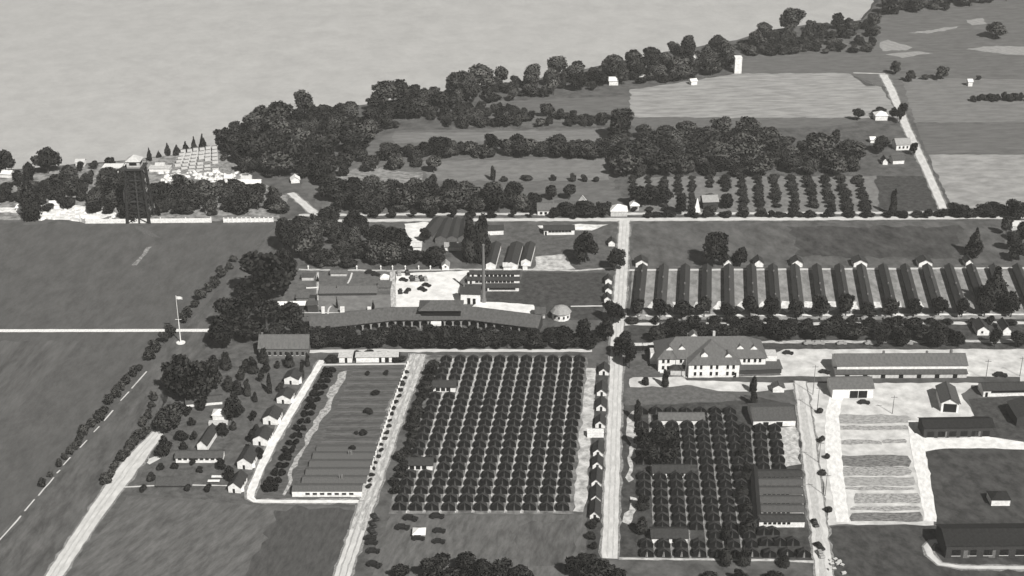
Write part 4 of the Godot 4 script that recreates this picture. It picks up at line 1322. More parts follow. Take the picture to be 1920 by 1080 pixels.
		if k % 3 == 1:
			o.chimneys = [[0.16, 0.2, 0.45, 2.9], [0.24, 0.2, 0.7, 3.0]]
		house("field_hall", words, "hall", V(x0, y), V(x1, y), 5.3, 2.2 if front else (0.85 if k < 5 else 0.55), 0.7 if k < 5 else 0.45, o)
		var sr := pxm(y) * 0.525
		y -= (22.0 if front else 5.55 * sr * 0.98)

func left_houses() -> void:
	var list := [
		[V(533, 721), V(560, 721), 6.0, 2.6, 1.4, "uppermost white gabled house beside the left white road"],
		[V(519, 757), V(545, 757), 6.0, 2.6, 1.4, "second white gabled house down the left white road, half hidden by rubble"],
		[V(493, 797), V(521, 796), 7.0, 2.8, 1.6, "third white gabled house down the left white road, with one dark window"],
		[V(474, 836), V(503, 835), 7.0, 2.8, 1.6, "fourth white gabled house down the left white road, behind a dark tree"],
		[V(445, 881), V(473, 879), 8.5, 3.0, 1.9, "fifth white gabled house down the left white road, with a dark pointed roof"],
		[V(428, 925), V(452, 924), 8.0, 2.6, 1.8, "lowest dark-roofed house on the left white road"]]
	for k in list:
		var lean := (P(V(547, 770)) - P(V(488, 880))).normalized()
		var h := house("cottage", k[5], "house", k[0], k[1], k[2], k[3], k[4], {"ridge": "z", "roof": M.roof_dark, "group": "white cottages along the left white road", "doors": [["F", 0.45, 0.8, 1.7]], "rows": [["R", 3, 1.1, 0.8, 1.0, 0.1, 0.9]]})
		var mid: Vector3 = (P(k[0]) + P(k[1])) * 0.5
		h.transform = Transform3D(Basis(Vector3.UP.cross(-lean), Vector3.UP, -lean), mid + lean * float(k[2]) * 0.5)
		house("cottage_porch", "narrow white porch on the road side of the " + String(k[5]).split(" ")[0] + " white cottage", "porch", k[1] + V(1, -1), k[1] + V(6, -2), 4.0, 1.7, 0.2, {"ridge": "flat", "roof": M.white, "over": 0.0})
	var lean2 := (G(408, 800) - G(378, 846)).normalized()
	var hh := house("dark_house", "dark-roofed house turned aslant with a bright white long side", "house", V(370, 846), V(389, 846), 12.0, 2.8, 1.8, {"ridge": "z", "roof": M.roof_dark})
	hh.transform = Transform3D(Basis(Vector3.UP.cross(-lean2), Vector3.UP, -lean2), (G(370, 846) + G(389, 846)) * 0.5 + lean2 * 6.0)
	house("long_shed", "long white shed with dark openings below the dark-roofed house", "shed", V(330, 868), V(417, 868), 5.0, 2.3, 1.1, {"roof": M.roof, "rows": [["F", 8, 1.2, 1.3, 0.9, 0.03, 0.97]]})
	house("summer_house", "small white summer house with pale terrace left of the pointed tree", "cabin", V(399, 788), V(424, 788), 4.5, 2.2, 1.5, {"ridge": "hip", "roof": M.white})
	house("terrace", "pale low terrace under the small white summer house", "terrace", V(391, 798), V(427, 797), 2.0, 0.9, 0.1, {"ridge": "flat", "roof": M.cream, "wall": M.cream, "over": 0.0})
	house("low_white_hut", "low white hut behind the round grey tree on the left", "hut", V(350, 764), V(417, 758), 5.0, 1.6, 0.8, {"roof": M.roof, "wall": M.white})
	house("dark_bank", "long low dark-fronted bank of benches beside the left footpath", "stand", V(293, 914), V(359, 914), 3.0, 0.9, 0.5, {"ridge": "shed", "roof": M.roof, "wall": M.wood_dark})
	for k in [[400, 897, "upper"], [393, 905, "lower"]]:
		var t := thing("white_table", "%s of two long white tables beside the square dark tree" % k[2], "table", "two white tables", G(k[0] + 8, k[1]))
		mesh_part("tabletop", unit_box(Vector3(4.2, 0.12, 1.3)), M.white, t, Vector3(0, 0.8, 0))
		for x in [-1.8, 1.8]:
			for z in [-0.5, 0.5]:
				mesh_part("leg", unit_box(Vector3(0.1, 0.76, 0.1)), M.wood, t, Vector3(x, 0.38, z))

func tent_camps() -> void:
	var gap := []
	for k in [[5, 9], [5, 10], [17, 9], [17, 10], [6, 10], [16, 10]]:
		gap.append(k)
	camp(V(749, 960), V(1055, 960), V(838, 680), V(1088, 680), 11, 22, [[5, 0], [5, 1], [16, 0], [16, 1]], "dark canvas tent in %s row from front, %s from left, large middle tent camp")
	var skip := []
	for j in 19:
		for i in 7:
			var p := between(V(1212, 1047), V(1411, 1047), V(1204, 779), V(1369, 779), i / 6.0, j / 18.0)
			var v := V(960.0 + p.x / -p.z * 2800.0, 0)
			if (j in [2, 10, 17] and i in [0, 1, 2, 3]) or (j in [12, 13, 14, 15] and i in [0, 1]) or (j in [3, 4, 5, 6] and i == 0):
				skip.append([j, i])
	camp(V(1212, 1047), V(1411, 1047), V(1204, 779), V(1369, 779), 7, 19, skip, "dark canvas tent in %s row from front, %s from left, right-hand tent camp")
	camp(V(1401, 884), V(1462, 884), V(1396, 812), V(1454, 812), 3, 6, [], "dark canvas tent in %s row from front, %s from left, block above the mess halls")
	camp(V(1444, 1048), V(1508, 1048), V(1433, 1006), V(1467, 1006), 3, 3, [[2, 2]], "dark canvas tent in %s row from front, %s from left, block below the mess halls")
	pitch_tents()

func lake_front() -> void:
	fence("shore_wall", "long low white wall along the far edge of the drill field", [V(150, 415), V(160, 419), V(396, 417)], 2.5, 12.0, M.white, true, 0.5)
	fence("post_wall", "short white wall topped with posts at the far corner of the drill field", [V(420, 417), V(512, 416)], 2.2, 2.2, M.white, true, 0.6)
	for k in [[135, 412, 152, 416], [152, 408, 190, 410]]:
		fence("wall_wing", "white wing wall at the left end of the shore wall, %s one" % ("lower" if k[0] == 135 else "upper"), [V(k[0], k[1]), V(k[2], k[3])], 1.8, 5.0, M.white, true, 0.4)
	# the lookout tower
	var t := thing("lookout_tower", "tall dark timber lookout tower with white-roofed cabin by the shore", "tower", "", G(264, 411))
	var H := 33.0
	for sx in [-1.0, 1.0]:
		for sz in [-1.0, 1.0]:
			var st := new_st()
			tube(st, Vector3(sx * 5.4, 0, sz * 5.4), Vector3(sx * 4.0, H - 5.0, sz * 4.0), 0.85, 0.6, 6)
			part("leg", st, M.iron, t)
	for lv in 5:
		var y0 := lv * 5.5
		var y1 := y0 + 5.5
		var r0 := lerpf(5.4, 4.0, y0 / (H - 5.0))
		var r1 := lerpf(5.4, 4.0, y1 / (H - 5.0))
		for sd in 4:
			var br := new_st()
			var a := Vector3(r0, y0, r0).rotated(Vector3.UP, sd * PI / 2)
			var b := Vector3(r1, y1, -r1).rotated(Vector3.UP, sd * PI / 2)
			var c := Vector3(r0, y0, -r0).rotated(Vector3.UP, sd * PI / 2)
			var d := Vector3(r1, y1, r1).rotated(Vector3.UP, sd * PI / 2)
			tube(br, a, b, 0.22, 0.22, 5)
			tube(br, c, d, 0.22, 0.22, 5)
			tube(br, d, b, 0.25, 0.25, 5)
			part("brace", br, M.iron, t)
		if lv in [1, 3]:
			mesh_part("landing", unit_box(Vector3(r1 * 2.0, 0.3, r1 * 2.0)), M.wood_dark, t, Vector3(0, y1, 0))
	for k in [[0.0, 9.0, 5.6], [9.6, 17.0, 5.1], [17.5, 27.0, 4.9]]:
		var st := new_st()
		hull(st, ring(Vector3(0, k[0], 0), k[2], 4, -1.0, 0.5), ring(Vector3(0, k[1], 0), k[2] * 0.85, 4, -1.0, 0.5))
		part("enclosure", st, M.iron, t)
	mesh_part("platform", unit_box(Vector3(10.4, 0.5, 10.4)), M.wood_dark, t, Vector3(0, H - 5.0, 0))
	mesh_part("cabin", unit_box(Vector3(6.4, 3.4, 6.4)), M.cream, t, Vector3(0, H - 3.0, 0))
	for s in 4:
		var o := mesh_part("window", unit_box(Vector3(3.6, 1.3, 0.3)), M.dark, t, Vector3(0, H - 2.6, 3.2).rotated(Vector3.UP, s * PI / 2))
		o.rotation.y = s * PI / 2
		var rl := mesh_part("railing", unit_box(Vector3(10.4, 0.2, 0.15)), M.wood_dark, t, Vector3(0, H - 3.6, 5.1).rotated(Vector3.UP, s * PI / 2))
		rl.rotation.y = s * PI / 2
	var rf := new_st()
	hull(rf, ring(Vector3(0, H - 1.3, 0), 5.4, 4, -1.0, 0.5), ring(Vector3(0, H + 1.2, 0), 0.3, 4, -1.0, 0.5))
	part("roof", rf, M.cream, t)
	mesh_part("ladder", unit_box(Vector3(0.7, H - 6.0, 0.2)), M.wood_dark, t, Vector3(0.8, (H - 6.0) * 0.5, 5.4)).rotation.x = -0.055
	# the stepped seats above the lake
	var a0 := G(322, 330)
	var seat := thing("stepped_seats", "white stepped seating climbing the slope beside the pointed trees", "seating", "", a0)
	for i in 8:
		var f := i / 7.0
		var p := G(lerpf(338, 318, f), lerpf(292, 328, f)) - a0
		var q := G(lerpf(408, 412, f), lerpf(283, 322, f)) - a0
		var l := p.distance_to(q)
		var y := lerpf(3.4, 0.5, f)
		var bs := Basis((q - p) / l, Vector3.UP, ((q - p) / l).cross(Vector3.UP))
		for k in 6:
			if (i * 7 + k * 3) % 5 == 0 and i > 2:
				continue
			var o := mesh_part("step", unit_box(Vector3(l / 7.6, y, 1.4)), M.seat_stone, seat)
			o.transform = Transform3D(bs, p.lerp(q, (k + 0.5) / 6.0) + Vector3(0, y * 0.5, 0) + bs.z * (k % 2) * 0.7)
			mesh_part("bench", unit_box(Vector3(l / 8.0, 0.35, 0.4)), M.wood, seat).transform = o.transform.translated(Vector3(0, y * 0.5 + 0.18, 0))
	house("shore_pavilion", "flat white pavilion on the shore left of the lookout tower", "pavilion", V(193, 323), V(243, 323), 6.0, 2.6, 0.4, {"ridge": "flat", "roof": M.concrete, "rows": [["F", 6, 0.8, 1.4, 1.2, 0.3, 0.95]]})
	house("shore_pavilion", "low white pavilion on the shore right of the lookout tower", "pavilion", V(280, 322), V(318, 322), 5.0, 1.8, 0.4, {"ridge": "flat", "roof": M.cream})
	house("shore_hut", "white roofed hut under trees right of the stepped seats", "hut", V(440, 350), V(488, 350), 5.0, 1.8, 1.2, {"roof": M.concrete})
	house("shore_hut", "white hut beside the dark conical tree at the far left", "hut", V(30, 395), V(62, 397), 5.0, 1.6, 0.8, {"roof": M.white})
	house("shore_hut", "white hut at the left edge behind the shore trees", "hut", V(-10, 332), V(20, 334), 5.0, 2.2, 1.2, {"roof": M.concrete})
	house("shore_hut", "pale hut between round shrubs in front of the shore trees", "hut", V(94, 392), V(112, 391), 4.0, 2.4, 1.2, {"roof": M.concrete})
	for k in [[228, 337, 12, "between the grove and the lookout tower"], [392, 400, 14, "in front of the right-hand grove near the wall"], [172, 398, 16, "on the pale sand left of the lookout tower"], [196, 388, 14, "half hidden by round shrubs left of the lookout tower"], [428, 340, 14, "on the rubble below the stepped seats"], [462, 343, 18, "where the rubble meets the shore wood"], [300, 318, 16, "beside the pointed trees above the rubble"], [150, 312, 16, "on the open shore left of the flat pavilion"], [262, 345, 16, "behind the lookout tower"], [338, 346, 20, "at the foot of the rubble, left one"], [372, 349, 22, "at the foot of the rubble, right one"]]:
		house("shore_hut", "small pale hut " + k[3], "hut", V(k[0] - k[2] * 0.5, k[1]), V(k[0] + k[2] * 0.5, k[1]), rng.randf_range(3.5, 5.0), rng.randf_range(1.8, 2.4), 1.0, {"roof": [M.cream, M.concrete, M.roof_grey][rng.randi() % 3], "ridge": ["x", "z"][rng.randi() % 2], "doors": [["F", 0.5, 0.8, 1.5]]})
	house("tower_stair", "pale sloping stair house leaning at the left foot of the tower", "stair", V(233, 388), V(246, 388), 3.0, 7.0, 6.0, {"ridge": "z", "roof": M.white, "over": 0.0})
	var stones := new_st()
	for i in 160:
		var p := G(rng.randf_range(300, 470), rng.randf_range(322, 342)) if i < 110 else G(rng.randf_range(70, 220), rng.randf_range(388, 412))
		var s := rng.randf_range(0.5, 1.6)
		hull(stones, ring(p, s, 5, s * rng.randf_range(0.6, 1.2), rng.randf()), ring(p + Vector3(0, s * 0.8, 0), s * 0.6, 5, s * 0.5, rng.randf()))
	stones.generate_normals()
	var o := setting("rubble_stones", stones.commit(), M.concrete)
	o.set_meta("kind", "stuff")
	tag(o, "pale rubble stones strewn below the stepped seats and along the shore sand", "stones")

func far_buildings() -> void:
	house("grain_silo_house", "tall blank white tower at the corner of the pale wheat field", "tower", V(1377, 138), V(1390, 138), 5.5, 10.5, 0.4, {"ridge": "flat", "roof": M.white, "over": 0.1})
	house("farmhouse", "white farmhouse glimpsed through trees at the left end of the wheat field", "farmhouse", V(1142, 160), V(1159, 160), 6.0, 3.0, 1.6, {"roof": M.concrete})
	house("farmhouse", "white farmhouse among the trees left of the blank white tower", "farmhouse", V(1326, 112), V(1346, 112), 6.0, 3.6, 2.2, {"ridge": "z", "roof": M.cream, "rows": [["F", 1, 1.4, 1.6, 2.0, 0.2, 0.8]]})
	house("farm_shed", "small white shed at the wood's edge above the wheat field", "shed", V(1296, 160), V(1307, 159), 4.0, 2.6, 1.0, {"roof": M.concrete})
	house("farm_shed", "pale shed between trees near the far left of the wheat field", "shed", V(1200, 150), V(1216, 150), 4.0, 1.8, 0.8, {"roof": M.cream})
	house("farm_shed", "white gable half hidden among the shore trees", "shed", V(1297, 117), V(1307, 117), 4.0, 3.0, 2.6, {"ridge": "z", "roof": M.white})
	house("farmhouse", "white farmhouse beside dark bushes at the bend of the farm road", "farmhouse", V(1641, 226), V(1664, 226), 6.5, 3.0, 2.0, {"ridge": "hip", "roof": M.white})
	house("farmhouse", "pale-roofed farmhouse beside a round tree on the farm road", "farmhouse", V(1680, 282), V(1707, 281), 7.0, 3.4, 2.4, {"roof": M.roof_pale, "wall": M.white, "rows": [["F", 3, 1.0, 1.0, 1.3, 0.1, 0.9]]})
	house("barn", "low barn with white front in the farmyard on the farm road", "barn", V(1674, 308), V(1695, 307), 6.0, 2.4, 1.6, {"roof": M.roof, "wall": M.white})
	house("barn", "small white barn at the lower edge of the farmyard", "barn", V(1655, 309), V(1664, 309), 5.0, 2.2, 1.6, {"roof": M.roof_dark, "ridge": "z"})
	house("farm_shed", "small white shed left of the round farmyard tree", "shed", V(1632, 268), V(1641, 268), 4.0, 2.0, 1.0, {"roof": M.white})
	house("white_cabin", "tiny white cabin on the far right meadow", "cabin", V(1815, 162), V(1823, 162), 4.0, 3.2, 1.0, {"roof": M.white})
	house("roadside_house", "pale-roofed house with white gable beside the orchard rows", "house", V(1318, 393), V(1346, 392), 7.0, 4.2, 2.2, {"roof": M.roof_pale, "wall": M.wood_dark})
	house("white_spire", "narrow white pointed hut beside the pale-roofed house", "hut", V(1301, 405), V(1313, 405), 3.0, 2.0, 7.0, {"ridge": "hip", "roof": M.white, "over": 0.1})
	house("roadside_house", "grey-roofed house with white scalloped porch behind the long road", "house", V(1008, 404), V(1047, 404), 8.0, 2.8, 2.4, {"roof": M.roof_grey, "rows": [["F", 4, 0.6, 1.3, 1.3, 0.06, 0.94]], "chimneys": [[0.5, 0, 0.8, 6.4]]})
	house("roadside_house", "small white gabled house among trees behind the long road", "house", V(1091, 390), V(1103, 389), 5.0, 2.6, 2.0, {"ridge": "z", "roof": M.white})
	house("round_tent", "large pale domed tent beside the top of the straight road", "tent", V(1145, 406), V(1176, 406), 7.0, 2.8, 2.6, {"ridge": "hip", "roof": M.concrete, "wall": M.cream})
	house("white_shed", "small pale hipped shed right of the domed tent", "shed", V(1182, 395), V(1198, 395), 5.0, 2.6, 2.2, {"ridge": "hip", "roof": M.white, "wall": M.cream})
	house("roadside_house", "small white house in trees at the left end of the long road", "house", V(684, 398), V(706, 398), 4.0, 1.2, 1.0, {"roof": M.concrete})
	house("lane_hut", "tiny white hut at the top of the lane through the wood", "hut", V(546, 344), V(562, 343), 4.0, 2.0, 1.6, {"ridge": "z", "roof": M.white})
	house("right_edge_house", "upper white house among dark trees at the right edge", "house", V(1898, 434), V(1920, 434), 5.0, 3.0, 1.6, {"roof": M.cream})
	house("right_edge_house", "lower white house among dark trees at the right edge", "house", V(1902, 448), V(1925, 448), 5.0, 3.0, 1.8, {"ridge": "z", "roof": M.concrete})

func plant_trees() -> void:
	# the shore, left
	trees([[60, 412, 38, 66]], "dark cone-shaped tree standing alone at the far left of the shore wall", "", "column", "lone_conifer", "tree", "deep_leaf")
	trees([[12, 328, 40, 46], [90, 325, 46, 50], [58, 345, 26, 40], [130, 335, 24, 26], [152, 322, 20, 18], [178, 318, 18, 16], [207, 313, 20, 18], [36, 350, 26, 30]], "%s from left of the dark broad trees on the left lake shore", "left shore trees", "round", "broadleaf_tree", "tree", "deep_leaf")
	trees([[281, 301, 13, 23], [298, 295, 12, 12], [315, 291, 14, 22], [332, 290, 16, 18], [349, 288, 16, 22], [365, 285, 16, 28], [381, 282, 18, 30]], "%s from left of the pointed dark trees above the stepped seats", "pointed trees along the shore", "cone", "pointed_tree", "tree", "deep_leaf")
	wood([V(60, 352), V(235, 330), V(240, 392), V(110, 386), V(0, 386), V(0, 360)], 7.0, Vector2(8, 11), Vector2(6, 9), "dark round tree in the grove left of the lookout tower", "grove left of the tower", 22, "round", "leaf")
	wood([V(285, 362), V(420, 352), V(525, 372), V(535, 404), V(300, 404)], 7.5, Vector2(9, 13), Vector2(8, 10), "dark round tree in the grove right of the lookout tower", "grove right of the tower", 24, "round", "leaf")
	trees([[90, 395, 26, 18], [124, 388, 34, 22], [180, 398, 30, 30], [204, 400, 22, 26], [250, 412, 44, 44], [232, 408, 26, 30]], "%s from left of the dark shrubs before the shore wall", "shrubs before the shore wall", "shrub", "shrub", "shrub", "deep_leaf")
	# the wooded shore and the trees behind it
	wood([V(412, 292), V(440, 252), V(520, 232), V(640, 210), V(760, 192), V(860, 172), V(870, 190), V(760, 230), V(700, 262), V(640, 340), V(600, 350), V(540, 335), V(480, 330), V(440, 322)], 10.0, Vector2(10, 16), Vector2(9, 15), "dark leafy tree in the dense wood along the near lake shore", "dense shore wood", 95, "round", "leaf")
	wood([V(860, 172), V(1000, 155), V(1130, 128), V(1170, 160), V(1000, 190), V(880, 195)], 12.5, Vector2(10, 15), Vector2(10, 15), "leafy tree in the far shore wood left of the wheat field", "far shore wood", 26, "round", "pale_haze_leaf")
	wood([V(1140, 124), V(1250, 104), V(1370, 84), V(1372, 128), V(1290, 155), V(1180, 158)], 13.0, Vector2(10, 15), Vector2(9, 14), "leafy tree in the shore wood above the wheat field", "shore wood above the wheat", 28, "round", "pale_haze_leaf")
	wood([V(1390, 82), V(1440, 64), V(1560, 52), V(1640, 50), V(1640, 70), V(1500, 82), V(1400, 98)], 14.0, Vector2(11, 16), Vector2(10, 16), "leafy tree on the far shore right of the blank white tower", "far shore right", 18, "round", "pale_haze_leaf")
	wood([V(1390, 90), V(1500, 84), V(1640, 80), V(1640, 97), V(1395, 106)], 9.0, Vector2(6, 11), Vector2(4, 7), "low dark tree in the scrub belt right of the blank white tower", "scrub belt on the far shore", 20, "shrub", "pale_haze_leaf")
	wood([V(1650, 8), V(1800, -20), V(1960, -40), V(1960, -5), V(1760, 22), V(1660, 30)], 16.0, Vector2(12, 18), Vector2(12, 18), "leafy tree on the farthest slope at the top right", "farthest slope", 22, "round", "pale_haze_leaf")
	wood([V(800, 214), V(880, 205), V(1170, 225), V(1170, 236), V(780, 240)], 9.0, Vector2(5, 9), Vector2(4, 8), "scrubby tree along the ditch below the far shore wood", "ditch trees", 22, "shrub", "leaf")
	wood([V(822, 285), V(1140, 282), V(1144, 297), V(822, 297)], 7.5, Vector2(9, 12), Vector2(7, 9.5), "dark tree in the long hedge between the middle fields", "long field hedge", 26, "round", "leaf")
	wood([V(1150, 262), V(1235, 250), V(1400, 255), V(1480, 275), V(1592, 300), V(1604, 330), V(1150, 332)], 11.0, Vector2(13, 18), Vector2(9, 13), "dark spreading tree in the big wood above the orchard", "big wood above the orchard", 66, "round", "leaf")
	trees([[1163, 262, 48, 52]], "tall leafy tree at the left corner of the big wood", "", "round", "broadleaf_tree", "tree", "leaf")
	wood([V(640, 402), V(606, 366), V(690, 362), V(840, 370), V(960, 382), V(1000, 388), V(990, 400)], 8.5, Vector2(9, 14), Vector2(8, 12), "dark round tree in the thicket behind the long road", "thicket behind the long road", 40, "round", "leaf")
	wood([V(640, 330), V(700, 290), V(800, 290), V(820, 325), V(720, 318)], 13.0, Vector2(7, 10), Vector2(6, 9), "loose pale tree on the rough ground beside the shore wood", "loose trees on rough ground", 12, "round", "pale_leaf")
	trees([[1034, 374, 26, 26], [1067, 374, 28, 28], [955, 384, 24, 36], [1000, 392, 40, 30], [838, 385, 46, 44], [1096, 404, 50, 26], [1130, 404, 40, 24], [1060, 404, 40, 24]], "%s from left of the dark trees around the house behind the long road", "trees around the road house", "round", "broadleaf_tree", "tree", "deep_leaf")
	trees([[925, 338, 12, 28], [945, 340, 18, 12], [1075, 340, 14, 16], [1096, 340, 13, 14], [1117, 341, 14, 12], [812, 342, 16, 18], [990, 338, 20, 12], [1038, 338, 14, 10]], "%s from left of the small bushes on the fields behind the long road", "field bushes", "shrub", "bush", "bush", "leaf")
	trees([[1200, 388, 50, 38], [1232, 386, 46, 36], [1276, 402, 24, 38], [1362, 392, 24, 26]], "%s from left of the big dark trees below the big wood's left end", "dark trees below the wood", "round", "broadleaf_tree", "tree", "deep_leaf")
	trees([[1673, 403, 20, 46]], "narrow dark tree right of the orchard rows", "", "column", "column_tree", "tree", "deep_leaf")
	trees([[1608, 226, 24, 22], [1650, 216, 30, 14], [1687, 230, 20, 36], [1674, 224, 18, 24], [1566, 278, 22, 34], [1652, 286, 40, 30], [1614, 282, 14, 14], [1710, 290, 16, 22]], "%s from left of the dark trees around the farm buildings", "farmyard trees", "round", "broadleaf_tree", "tree", "deep_leaf")
	trees([[1678, 139, 24, 24], [1706, 153, 24, 20], [1735, 149, 18, 9], [1764, 149, 28, 24], [1866, 70, 44, 26], [1835, 150, 10, 8]], "%s from left of the lone dark trees on the far right slope", "lone trees on the far slope", "round", "broadleaf_tree", "tree", "pale_haze_leaf")
	var hedge := []
	for i in 12:
		hedge.append([1826 + i * 11, 190 - (i % 3), 16, 12 + (i * 5) % 9])
	trees(hedge, "%s from left of the bushes in the far right hedge", "far right hedge", "shrub", "bush", "bush", "deep_leaf")
	trees([[1800, 405, 46, 20], [1848, 402, 48, 18], [1878, 402, 36, 16], [1905, 412, 40, 34], [1886, 440, 22, 34], [1896, 470, 26, 34], [1908, 488, 30, 34], [1915, 455, 26, 40]], "%s from left of the dark shrubs where the two roads meet at the right edge", "shrubs at the right crossroads", "round", "broadleaf_tree", "tree", "deep_leaf")
	# the orchard, bush by bush
	lists += 1
	var tops := [1186, 1215, 1245, 1272, 1297, 1330, 1360, 1390, 1420, 1450, 1483, 1515, 1546, 1576, 1608]
	for k in tops.size():
		for j in 9:
			var f := j / 8.0
			if rng.randf() < 0.06:
				continue
			var y := lerpf(336, 396, f)
			var x: float = tops[k] + f * maxf(2.0, (tops[k] - 1280.0) * 0.05)
			var wide: float = rng.randf_range(4.6, 6.4) * (0.8 if k < 5 else 1.0)
			tree(G(x, y), wide, wide * 0.6, "dark fruit tree, %s down the %s orchard row from the left" % [NTH[j], NTH[k]], "orchard rows", "shrub", "fruit_tree", "fruit tree", "leaf")
	lists += 1
	# along the long road
	var lane := []
	for i in 34:
		var x := 628.0 + i * 37.0 + rng.randf_range(-8, 8)
		if x > 1120 and x < 1200:
			continue
		lane.append([x, 408.5, 16.0 + rng.randf_range(-3, 5), 15.0 + rng.randf_range(-3, 6)])
	trees(lane, "%s from left of the small trees along the far side of the long road", "small trees along the long road", "round", "street_tree", "street tree", "deep_leaf")
	var verge := []
	for i in 20:
		verge.append([1230.0 + i * 33.0 + rng.randf_range(-9, 9), 405.0, 26, 9])
	trees(verge, "%s from left of the low dark bushes in the verge of the long road", "low verge bushes", "shrub", "bush", "bush", "deep_leaf")
	# trees in the meadow and round the middle buildings
	trees([[1337, 500, 50, 58], [1388, 500, 28, 38]], "%s from left of the two dark trees above the barracks", "", "round", "broadleaf_tree", "tree", "deep_leaf")
	trees([[1826, 478, 46, 50]], "dark pointed tree alone in the long meadow", "", "cone", "pointed_tree", "tree", "deep_leaf")
	trees([[1862, 572, 62, 72]], "broad dark pointed tree hiding the right end of the barracks", "", "cone", "pointed_tree", "tree", "deep_leaf")
	trees([[1098, 492, 50, 58]], "large round dark tree on the lawn left of the straight road", "", "round", "broadleaf_tree", "tree", "deep_leaf")
	trees([[1154, 508, 38, 40]], "round dark tree touching the straight road above the white huts", "", "round", "broadleaf_tree", "tree", "deep_leaf")
	trees([[1150, 604, 46, 36], [1136, 640, 34, 46], [1166, 668, 30, 40], [1180, 690, 34, 46], [1172, 645, 30, 26]], "%s from left of the dark trees at the crossing of road and street", "trees at the crossing", "round", "broadleaf_tree", "tree", "deep_leaf")
	trees([[881, 490, 44, 80], [902, 491, 40, 84]], "%s of the two tall dark trees behind the chimney, counted from left", "two tall trees behind the chimney", "column", "column_tree", "tree", "deep_leaf")
	trees([[797, 455, 22, 28], [750, 480, 46, 44], [722, 470, 44, 44]], "%s from left of the dark trees beside the pale yard", "trees beside the pale yard", "round", "broadleaf_tree", "tree", "deep_leaf")
	wood([V(545, 435), V(610, 420), V(720, 440), V(770, 480), V(830, 498), V(600, 503), V(560, 480)], 7.0, Vector2(8, 12), Vector2(7, 11), "dark tree in the grove above the club garden", "grove above the club garden", 34, "round", "leaf")
	trees([[535, 470, 44, 56], [565, 440, 50, 34], [508, 560, 92, 84], [540, 520, 44, 50], [470, 590, 50, 46], [500, 612, 60, 50], [440, 618, 60, 60], [545, 612, 54, 46], [470, 640, 56, 44], [420, 650, 56, 54], [520, 640, 44, 34], [560, 636, 46, 36], [455, 560, 34, 30], [585, 640, 40, 24]], "%s from left of the dark trees between the club and the drill field", "trees between the club and the drill field", "round", "broadleaf_tree", "tree", "deep_leaf")
	var front := []
	for i in 22:
		front.append([596.0 + i * 24.0 + rng.randf_range(-6, 6), 651.0 + rng.randf_range(-3, 2), 36.0 + rng.randf_range(-6, 8), 28.0 + rng.randf_range(-5, 7)])
	for i in 18:
		front.append([610.0 + i * 28.0 + rng.randf_range(-8, 8), 636.0 + rng.randf_range(-3, 3), 34.0 + rng.randf_range(-5, 7), 22.0 + rng.randf_range(-4, 5)])
	front.append([1092, 650, 44, 50])
	trees(front, "dark round tree in the row before the clubhouse arcade, %s from left", "tree row before the clubhouse", "round", "broadleaf_tree", "tree", "deep_leaf")
	# before the barracks and along their street
	var bf := [1196, 1237, 1279, 1320, 1362, 1405, 1445, 1490, 1538, 1585, 1625, 1668, 1712, 1759, 1803, 1845, 1895]
	var row := []
	for x in bf:
		row.append([x, 594, 31.0 + rng.randf_range(-4, 9), 34.0 + rng.randf_range(-7, 10)])
	trees(row, "%s from left of the dark trees at the barrack ends", "trees at the barrack ends", "round", "street_tree", "street tree", "deep_leaf")
	var low := []
	for i in 20:
		low.append([1190.0 + i * 37.0 + rng.randf_range(-9, 9), 607.0 + rng.randf_range(-2, 2), 22.0 + rng.randf_range(-4, 8), 13.0 + rng.randf_range(-2, 4)])
	trees(low, "%s from left of the low dark bushes along the barracks street", "bushes along the barracks street", "shrub", "bush", "bush", "deep_leaf")
	var mass := []
	for i in 27:
		var x := 1232.0 + i * 21.0 + rng.randf_range(-6, 6)
		mass.append([x, 636.0 + rng.randf_range(-10, 5), 38.0 + rng.randf_range(-6, 10), 30.0 + rng.randf_range(-6, 6)])
	for x in [1652, 1690, 1745, 1760, 1792, 1865, 1905]:
		mass.append([x, 650, 28, 32])
	trees(mass, "dark round tree in the thick row behind the hipped building, %s from left", "thick tree row behind the hipped building", "round", "broadleaf_tree", "tree", "deep_leaf")
	# the right-hand tents
	trees([[1205, 842, 40, 42], [1235, 845, 46, 44], [1262, 850, 40, 44], [1215, 868, 44, 34], [1250, 872, 44, 36]], "%s from left of the black clump of trees among the right-hand tents", "black clump among the tents", "round", "broadleaf_tree", "tree", "deep_leaf")
	trees([[1412, 735, 16, 30], [1412, 760, 18, 34], [1396, 860, 26, 26], [1398, 900, 26, 34], [1392, 935, 26, 30], [1400, 965, 24, 30], [1402, 1002, 30, 34], [1360, 1012, 26, 28], [1205, 955, 26, 30], [1203, 1000, 26, 34], [1360, 1058, 22, 34], [1395, 1060, 26, 36], [1470, 1060, 26, 18]], "%s from left of the slim dark trees standing among the right-hand tents", "slim trees among the tents", "column", "column_tree", "tree", "deep_leaf")
	trees([[1195, 790, 16, 40], [1247, 725, 18, 32], [1210, 722, 16, 16]], "%s from left of the small trees in front of the hipped building", "", "column", "column_tree", "tree", "deep_leaf")
	# left edge of the middle tents
	var rag := []
	for i in 17:
		var f := i / 16.0
		rag.append([lerpf(815, 742, f) + rng.randf_range(-6, 4), lerpf(690, 925, f), 24.0 + rng.randf_range(-4, 8), 20.0 + rng.randf_range(-4, 8)])
	trees(rag, "%s from left of the ragged dark bushes edging the middle tents", "ragged bushes edging the tents", "shrub", "bush", "bush", "deep_leaf")
